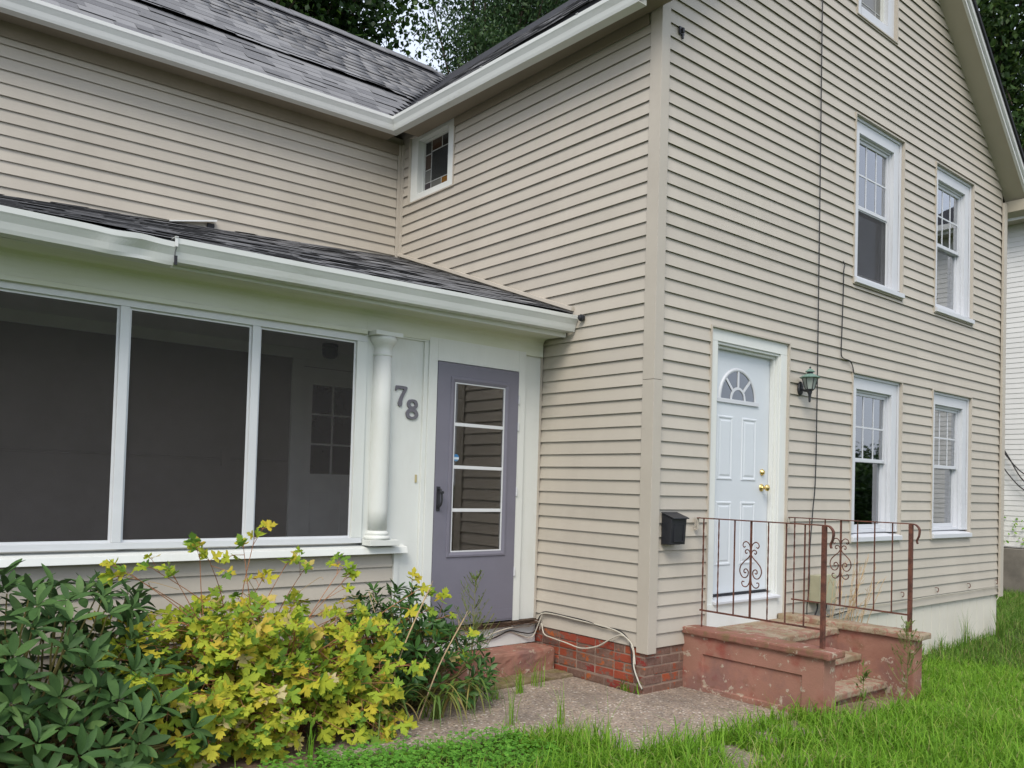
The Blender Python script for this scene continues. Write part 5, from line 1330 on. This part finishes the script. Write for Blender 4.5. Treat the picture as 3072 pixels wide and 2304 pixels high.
# dry stalks behind the right railing
rg = random.Random(77); ds = thing('dry_weed_stalks', (2.5, -.22, -.1), 'dead straw-coloured weed stalks behind the far step railing', 'weed')
for i in range(24):
    b = Vector((2.25+rg.uniform(-.18,.3), -.22+rg.uniform(-.1,.08), -.10)); tp = b+Vector((rg.uniform(.05,.55), rg.uniform(-.1,.1), rg.uniform(.62,1.06)))
    m = MB(); pts = bez([b, b.lerp(tp, .5)+Vector((-.04,0,.03)), tp], 6); m.tube(pts, [.0046-.0026*j/len(pts) for j in range(len(pts))], 4)
    for j in (5, 7, 9, 11):
        if j < len(pts): q = pts[j]; m.tube([q, q+Vector((rg.uniform(-.03,.09), rg.uniform(-.03,.03), rg.uniform(.02,.09)))], .0022, 4)
    m.build('stalk', MAT['straw'], ds)
# two straw stems leaning out of the small rhododendron
for i, (b, t) in enumerate((((-1.95,.42,.05),(-1.66,.36,.83)), ((-1.72,.34,.03),(-1.36,.38,.62)))):
    m = MB(); b, t = Vector(b), Vector(t); m.tube(bez([b, b.lerp(t, .5)+Vector((-.02,0,.02)), t], 8), .0045, 5)
    for j in range(4): q = b.lerp(t, .88+.04*j); m.tube([q, q+Vector((rg.uniform(-.05,.06), 0, rg.uniform(.03,.08)))], .0014, 4)
    o = m.build('straw_stem', MAT['straw'], None); setp(o, ['long dry stem leaning across the gap beside the yellowing perennial', 'long dry stem leaning towards the purple screen door'][i], 'stem')

# ------------------------------------------------------------------ grass
def inside(x, y, poly):
    c = False; n = len(poly); j = n-1
    for i in range(n):
        xi, yi = poly[i]; xj, yj = poly[j]
        if (yi > y) != (yj > y) and x < (xj-xi)*(y-yi)/(yj-yi)+xi: c = not c
        j = i
    return c
def blocked(x, y):
    if inside(x, y, WALK) or inside(x, y, BED): return True
    if -.02 < x < HX+.02 and y > .02: return True
    if .43 < x < 1.92 and -1.16 < y < .05: return True
    if .6 < x < 1.75 and -1.33 < y < 0: return True
    if x < 0 and y > 1.15: return True
    if x > NX-.32: return True
    return False
def in_view(x, y, z, pad=.28):
    d = Vector((x, y, z))-CAM; f = d.dot(_f)
    if f < .5: return False
    u = d.dot(_r)/f*2512.77/3072; v = d.dot(_u)/f*2512.77/3072+0
    return abs(u) < .5+pad and -.375-.0747-pad*.7 < v < .5
def grass_field(name, region, dens, lens, widths, mat, label, seed, cond=None, bends=(.5, 2.8)):
    rg = np.random.default_rng(seed); pr = random.Random(seed)
    shapes = [blade(b, 1.0) for b in np.linspace(bends[0], bends[1], 8)]
    x0, x1, y0, y1 = region; n = int((x1-x0)*(y1-y0)*dens); X = rg.uniform(x0, x1, n); Y = rg.uniform(y0, y1, n)
    groups = [[] for _ in shapes]
    for x, y in zip(X, Y):
        if cond and not cond(x, y): continue
        if blocked(x, y) or not in_view(x, y, 0): continue
        c = noise.noise(Vector((x*1.7, y*1.7, seed)))
        if pr.random() > .72+.5*c: continue
        l = pr.uniform(*lens)*(1+.45*c); w = pr.uniform(*widths); a = pr.uniform(0, 6.283); k = min(7, int(pr.random()**.7*8)); tl = pr.gauss(0, .45)
        ca, sa = math.cos(a), math.sin(a)
        M = np.array([[ca*w, -sa*l, sa*l*tl, x], [sa*w, ca*l, -ca*l*tl, y], [0, 0, l, gz(x, y)-.006], [0, 0, 0, 1]])
        groups[k].append(M)
    Vs, Fs, nv = [], [], 0
    for (V, F), g in zip(shapes, groups):
        if not g: continue
        A = np.array(g); hv = np.concatenate([V, np.ones((len(V), 1))], 1)
        P_ = np.einsum('nij,kj->nki', A[:, :3, :], hv).reshape(-1, 3); Q = (F[None]+(np.arange(len(g))*len(V))[:, None, None]).reshape(-1, 3)+nv
        Vs.append(P_); Fs.append(Q); nv += len(P_)
    o = bpy.data.objects.new(name, raw_mesh(name, np.concatenate(Vs), np.concatenate(Fs), MAT[mat])); COL.objects.link(o)
    return setp(o, label, 'grass', None, 'stuff')
near = lambda x, y: (x-CAM.x)**2+(y-CAM.y)**2 < 6.9**2
def thin_walk2(x, y):   # the old path towards the street is overgrown but shows through
    if inside(x, y, WALK2): return noise.noise(Vector((x*4, y*4, 9))) > .02-.5*smooth((-1.35-y)/.5)
    return True
grass_field('lawn_grass', (-3.2, 1.4, -3.4, .2), 4800, (.10, .25), (.005, .012), 'grass', 'bright green overgrown lawn grass in front of the house', 1, lambda x, y: near(x, y) and thin_walk2(x, y) and not (x < -1.55 and y > -.95-.25*(x+1.5)))
grass_field('lawn_grass', (.2, 6.2, -3.6, .0), 2900, (.09, .22), (.005, .012), 'grass', 'green lawn grass to the right of the front steps', 2, lambda x, y: not near(x, y) and thin_walk2(x, y) and (x+4.7)**2+(y+4.04)**2 < 9.6**2)
grass_field('lawn_grass', (4.0, 12.6, -3.6, 5.0), 1500, (.08, .20), (.005, .010), 'grass_far', 'duller lawn grass between the two houses', 3, lambda x, y: (x+4.7)**2+(y+4.04)**2 >= 9.6**2)
grass_field('lawn_weeds', (-2.6, 6.0, -3.6, .2), 1300, (.07, .15), (.010, .020), 'grass', 'broad crabgrass leaves spreading through the lawn', 14, lambda x, y: thin_walk2(x, y) and (x+4.7)**2+(y+4.04)**2 < 9.0**2 and not (x < -1.55 and y > -.95-.25*(x+1.5)), bends=(1.2, 2.7))
# clover patch
def clover():
    pr = random.Random(5); V = []; F = []; out = []
    lf = [(0,0,0)]+[(.5*math.cos(a)*(1 if abs(a) < 9 else 1), .55+.45*math.sin(a), .10*abs(math.cos(a))) for a in [math.pi*2*k/8-math.pi/2 for k in range(8)]]
    bv = []; bf = []
    for q in range(3):
        a0 = q*2*math.pi/3; n0 = len(bv)
        for x, y, z_ in lf: bv.append((x*math.cos(a0)-y*math.sin(a0), x*math.sin(a0)+y*math.cos(a0), z_))
        c_ = len(bv); bv.append((-.55*math.sin(a0), .55*math.cos(a0), .02)); bf += [(c_, n0+1+k, n0+1+(k+1) % 8) for k in range(8)]
    ms = []; n = 0
    while n < 7500:
        x, y = pr.uniform(-3.2, -1.25), pr.uniform(-1.1, .12); n += 1
        if blocked(x, y) or not (x < -1.5 and y > -1.0-.25*(x+1.5)): continue
        a = pr.uniform(0, 6.28); t = rvec(pr)*.35+Vector((0,-.15,1)); t.normalize(); s = pr.uniform(.009, .016)
        xa = t.orthogonal().normalized(); xa = Matrix.Rotation(a, 3, t) @ xa
        ms.append(np.array(frame_mtx((x, y, pr.uniform(.03, .10)+.04*noise.noise(Vector((x*3, y*3, 0)))), xa, t.cross(xa), t, s)))
    o = bpy.data.objects.new('clover_patch', np_mesh('clover_patch', bv, bf, ms, MAT['clover'])); COL.objects.link(o); setp(o, 'low clover patch between the planting bed and the lawn', 'clover', None, 'stuff')
clover()
grass_field('clover_grass', (-3.2, -1.3, -1.3, .15), 900, (.06, .14), (.003, .006), 'grass', 'fine grass blades among the clover', 8, lambda x, y: x < -1.5 and y > -1.0-.25*(x+1.5))
# single tufts and taller grass plants
def tuft(name, c, n, l, seed, label, mat='grass', w=(.004, .008), bends=(.15, 1.2), lean=None):
    pr = random.Random(seed); root = thing(name, (c[0], c[1], gz(*c)), label, 'grass tuft', None)
    shapes = [blade(b, 1.0, 5) for b in np.linspace(bends[0], bends[1], 6)]
    Vs, Fs, nv = [], [], 0
    for i in range(n):
        a = pr.uniform(0, 6.28); ll = l*pr.uniform(.55, 1.15); ww = pr.uniform(*w); V, F = shapes[pr.randrange(6)]; ca, sa = math.cos(a), math.sin(a)
        M = np.array([[ca*ww, -sa*ll, 0], [sa*ww, ca*ll, 0], [0, 0, ll]]); P_ = V @ M.T+np.array([c[0]+pr.gauss(0, .02), c[1]+pr.gauss(0, .02), gz(*c)])
        Vs.append(P_); Fs.append(F+nv); nv += len(P_)
    o = bpy.data.objects.new('blades', raw_mesh('blades', np.concatenate(Vs), np.concatenate(Fs), MAT[mat])); attach(o, root)
for i, (x, y, n, l, lab) in enumerate([(-.72,.55,34,.22,'tuft of grass growing from the path crack below the porch step'), (-.48,.62,20,.26,'slender grass tuft beside the mossy slab below the porch step'), (-.98,.50,16,.16,'small grass tuft on the path close to the small rhododendron'), (-1.15,-.70,9,.34,'tall single grass clump on the path edge in front of the brick corner'), (-1.28,-.02,14,.34,'tall thin grass clump standing on the path edge near the clover'), (-1.02,-.22,12,.30,'tall grass clump on the path facing the brick foundation'), (-2.62,.03,10,.28,'blue-green grass clump on the bare soil below the yellowing perennial'), (-.55,-1.02,40,.13,'spreading grass clump in the path joint near the front steps'), (-.9,-.99,34,.12,'spreading grass clump in the path joint near the lawn'), (-.2,-.985,26,.10,'low grass clump in the path joint below the red step wall'), (.1,-1.1,30,.15,'grass clump at the front corner of the red step wall')]):
    tuft('grass_tuft', (x, y), n, l, 60+i, lab, w=(.004, .009) if n < 20 else (.003, .007))
tuft('grass_tuft', (5.35, -.10), 34, .42, 90, 'dark spiky grass tuft against the pale skirting boards', 'grass_far', (.004, .008), (.2, .8))
tuft('grass_tuft', (6.25, -.12), 60, .36, 91, 'dark dense grass tuft at the far end of the skirting boards', 'grass_far', (.004, .008), (.2, 1.0))
tuft('grass_tuft', (4.75, -.08), 30, .26, 92, 'green weeds against the skirting boards beside the far step wall', 'grass_far', (.004, .008), (.2, 1.0))
# vine at the neighbour's downspout
rg = random.Random(31); vn = thing('neighbour_vine', (NX-.2, 2.45, .565), 'small green vine by the downspout of the white neighbouring house', 'plant')
LV = [(0, leaf_mtx(Vector((NX-.17+rg.gauss(0,.05), 2.46+rg.gauss(0,.12), .60+rg.uniform(0,.9))), rvec(rg)+Vector((-.5,-.4,-.3)), (-1,-.4,.5), rg.uniform(.07,.13))) for i in range(90)]
LV += [(0, leaf_mtx(Vector((NX-.05+rg.gauss(0,.02), 2.0+rg.gauss(0,.12), .65+rg.uniform(0,.5))), rvec(rg), (-1,-.4,.5), rg.uniform(.04,.08))) for i in range(24)]
scatter_leaves(vn, 'leaf', [leaf_long(.5, .05, .2)], LV, MAT['grass'], 0)
m = MB(); m.tube(bez([(NX-.16,2.45,.56),(NX-.14,2.48,.9),(NX-.15,2.42,1.4)], 5), .008, 5); m.build('stem', MAT['twig'], vn)

# ------------------------------------------------------------------ trees
def tree(name, base, h, crown, nl, lsize, mat, label, seed, trunk=.28, hole=.0, group=None, wide=.5, clump=.55):
    """crown: ellipsoids (centre, radii). Limbs reach into the crown, leaves gather in clumps at their tips."""
    rg = random.Random(seed); nr = np.random.default_rng(seed); b = Vector(base); root = thing(name, b, label, 'tree', group)
    tm = MB(); top = b+Vector((rg.uniform(-.3,.3), rg.uniform(-.3,.3), h*.75)); tr = bez([b-Vector((0,0,.2)), b.lerp(top, .35)+Vector((.15,0,0)), b.lerp(top, .7), top], 6)
    tm.tube(tr, [trunk*(1-.85*i/(len(tr)-1)) for i in range(len(tr))], 9); tm.build('trunk', MAT['bark'], root, smooth=True)
    lm = MB(); wts = [r[0]*r[1]*r[2] for c, r in crown]; cl = []
    ncl = max(30, nl//110)
    while len(cl) < ncl:
        c, r = rg.choices(crown, wts)[0]; d = rvec(rg); rad = rg.random()**.42
        p = Vector((c[0]+d.x*r[0]*rad, c[1]+d.y*r[1]*rad, c[2]+d.z*r[2]*rad))
        if noise.noise(p*.55+Vector((seed, 0, 0))) < hole-.35: continue
        cl.append(p)
        if len(cl) % 3 == 0:
            st = tr[min(len(tr)-1, int(len(tr)*rg.uniform(.35, .98)))]; md = st.lerp(p, .55)+Vector((0,0,.3)); lm.tube(bez([st, md, p], 4), [.06*(1-.1*k) for k in range(9)], 5)
    lm.build('limbs', MAT['bark'], root)
    C_ = np.array([tuple(p) for p in cl]); idx = nr.integers(0, len(cl), nl); P_ = C_[idx]+nr.normal(0, clump, (nl, 3))*np.array([1, 1, .6])
    y = nr.normal(0, 1, (nl, 3)); y[:, 2] -= .5; y /= np.linalg.norm(y, axis=1)[:, None]
    u = nr.normal(0, .6, (nl, 3))+np.array([0, 0, 1.]); z_ = u-y*np.sum(u*y, 1)[:, None]; z_ /= np.linalg.norm(z_, axis=1)[:, None]+1e-9; x = np.cross(y, z_)
    s = lsize*nr.uniform(.65, 1.25, nl)
    M = np.zeros((nl, 4, 4)); M[:, :3, 0] = x*s[:, None]; M[:, :3, 1] = y*s[:, None]; M[:, :3, 2] = z_*s[:, None]; M[:, :3, 3] = P_; M[:, 3, 3] = 1
    bv = [(0,0,0),(wide*.5,.45,.06),(0,1,-.12),(-wide*.5,.45,.06)]; bf = [(0,1,2),(0,2,3)]
    o = bpy.data.objects.new('crown', np_mesh('crown', bv, bf, M, MAT[mat])); attach(o, root); setp(o, kind='stuff')
tree('maple_tree', (1.2, 13.8, -.1), 17, [((1.2,13.8,12.5),(4.0,3.2,5.0)), ((3.4,13.0,12.4),(2.1,2.2,3.2)), ((-2.5,14,11),(2.6,2.6,3.6)), ((4.3,13.2,14.5),(1.3,1.6,1.6))], 60000, .15, 'tree_dark', 'dense dark green tree behind the wing roof', 1, wide=.8, clump=.5)
tree('locust_tree', (10.2, 15.5, -.1), 18, [((10.2,14.6,15.4),(2.4,2.5,2.9)), ((9.3,14.2,13.4),(.9,1.2,1.1)), ((11.5,14.8,14.6),(2.0,2.2,2.6)), ((8.9,14.5,16.4),(1.0,1.2,1.4)), ((7.5,14.0,11.2),(.7,.7,.7)), ((10.4,14.5,12.3),(1.5,1.3,1.5))], 30000, .15, 'tree_mid', 'airy light-leaved tree behind the main gutter', 2, hole=.22, wide=.42, clump=.42)
tree('shade_tree', (21.5, 5.6, -.3), 19, [((21.5,5.6,13.5),(4.0,4.0,5.5)), ((24,6.5,11),(3.5,3.5,4)), ((19.5,5.2,15.5),(2.2,2.4,3.0)), ((22.5,4.5,9.5),(3,3,2.6))], 42000, .20, 'tree_right', 'tall leafy tree beyond the gable rake and the white house', 3, hole=.05, wide=.6, clump=.55)
# trees across the street: outside the frame, they show in the window panes
for i, (x, y) in enumerate(((20, -12.5), (25, -13), (30.5, -13.5), (36, -16), (42, -18.5))):
    tree('street_tree', (x, y, -.3), 3.6, [((x, y, 1.5), (3.0, 2.2, 1.2)), ((x+1.2, y+.4, 2.3), (1.5, 1.4, .8))], 6000, .26, 'tree_dark', 'leafy tree standing across the street', 20+i, trunk=.18, group='trees across the street', wide=.6)

for i, (y, z_) in enumerate(((-9.0, 7.2), (-9.2, 7.7), (-9.1, 8.3))):
    wire('utility_wire', [(-30, y, z_+.8), (0, y, z_-.1), (22, y, z_-.3), (45, y, z_+.4), (70, y, z_+1.2)], .018, 'cable_black', 'overhead utility wire along the street', group='overhead wires along the street')
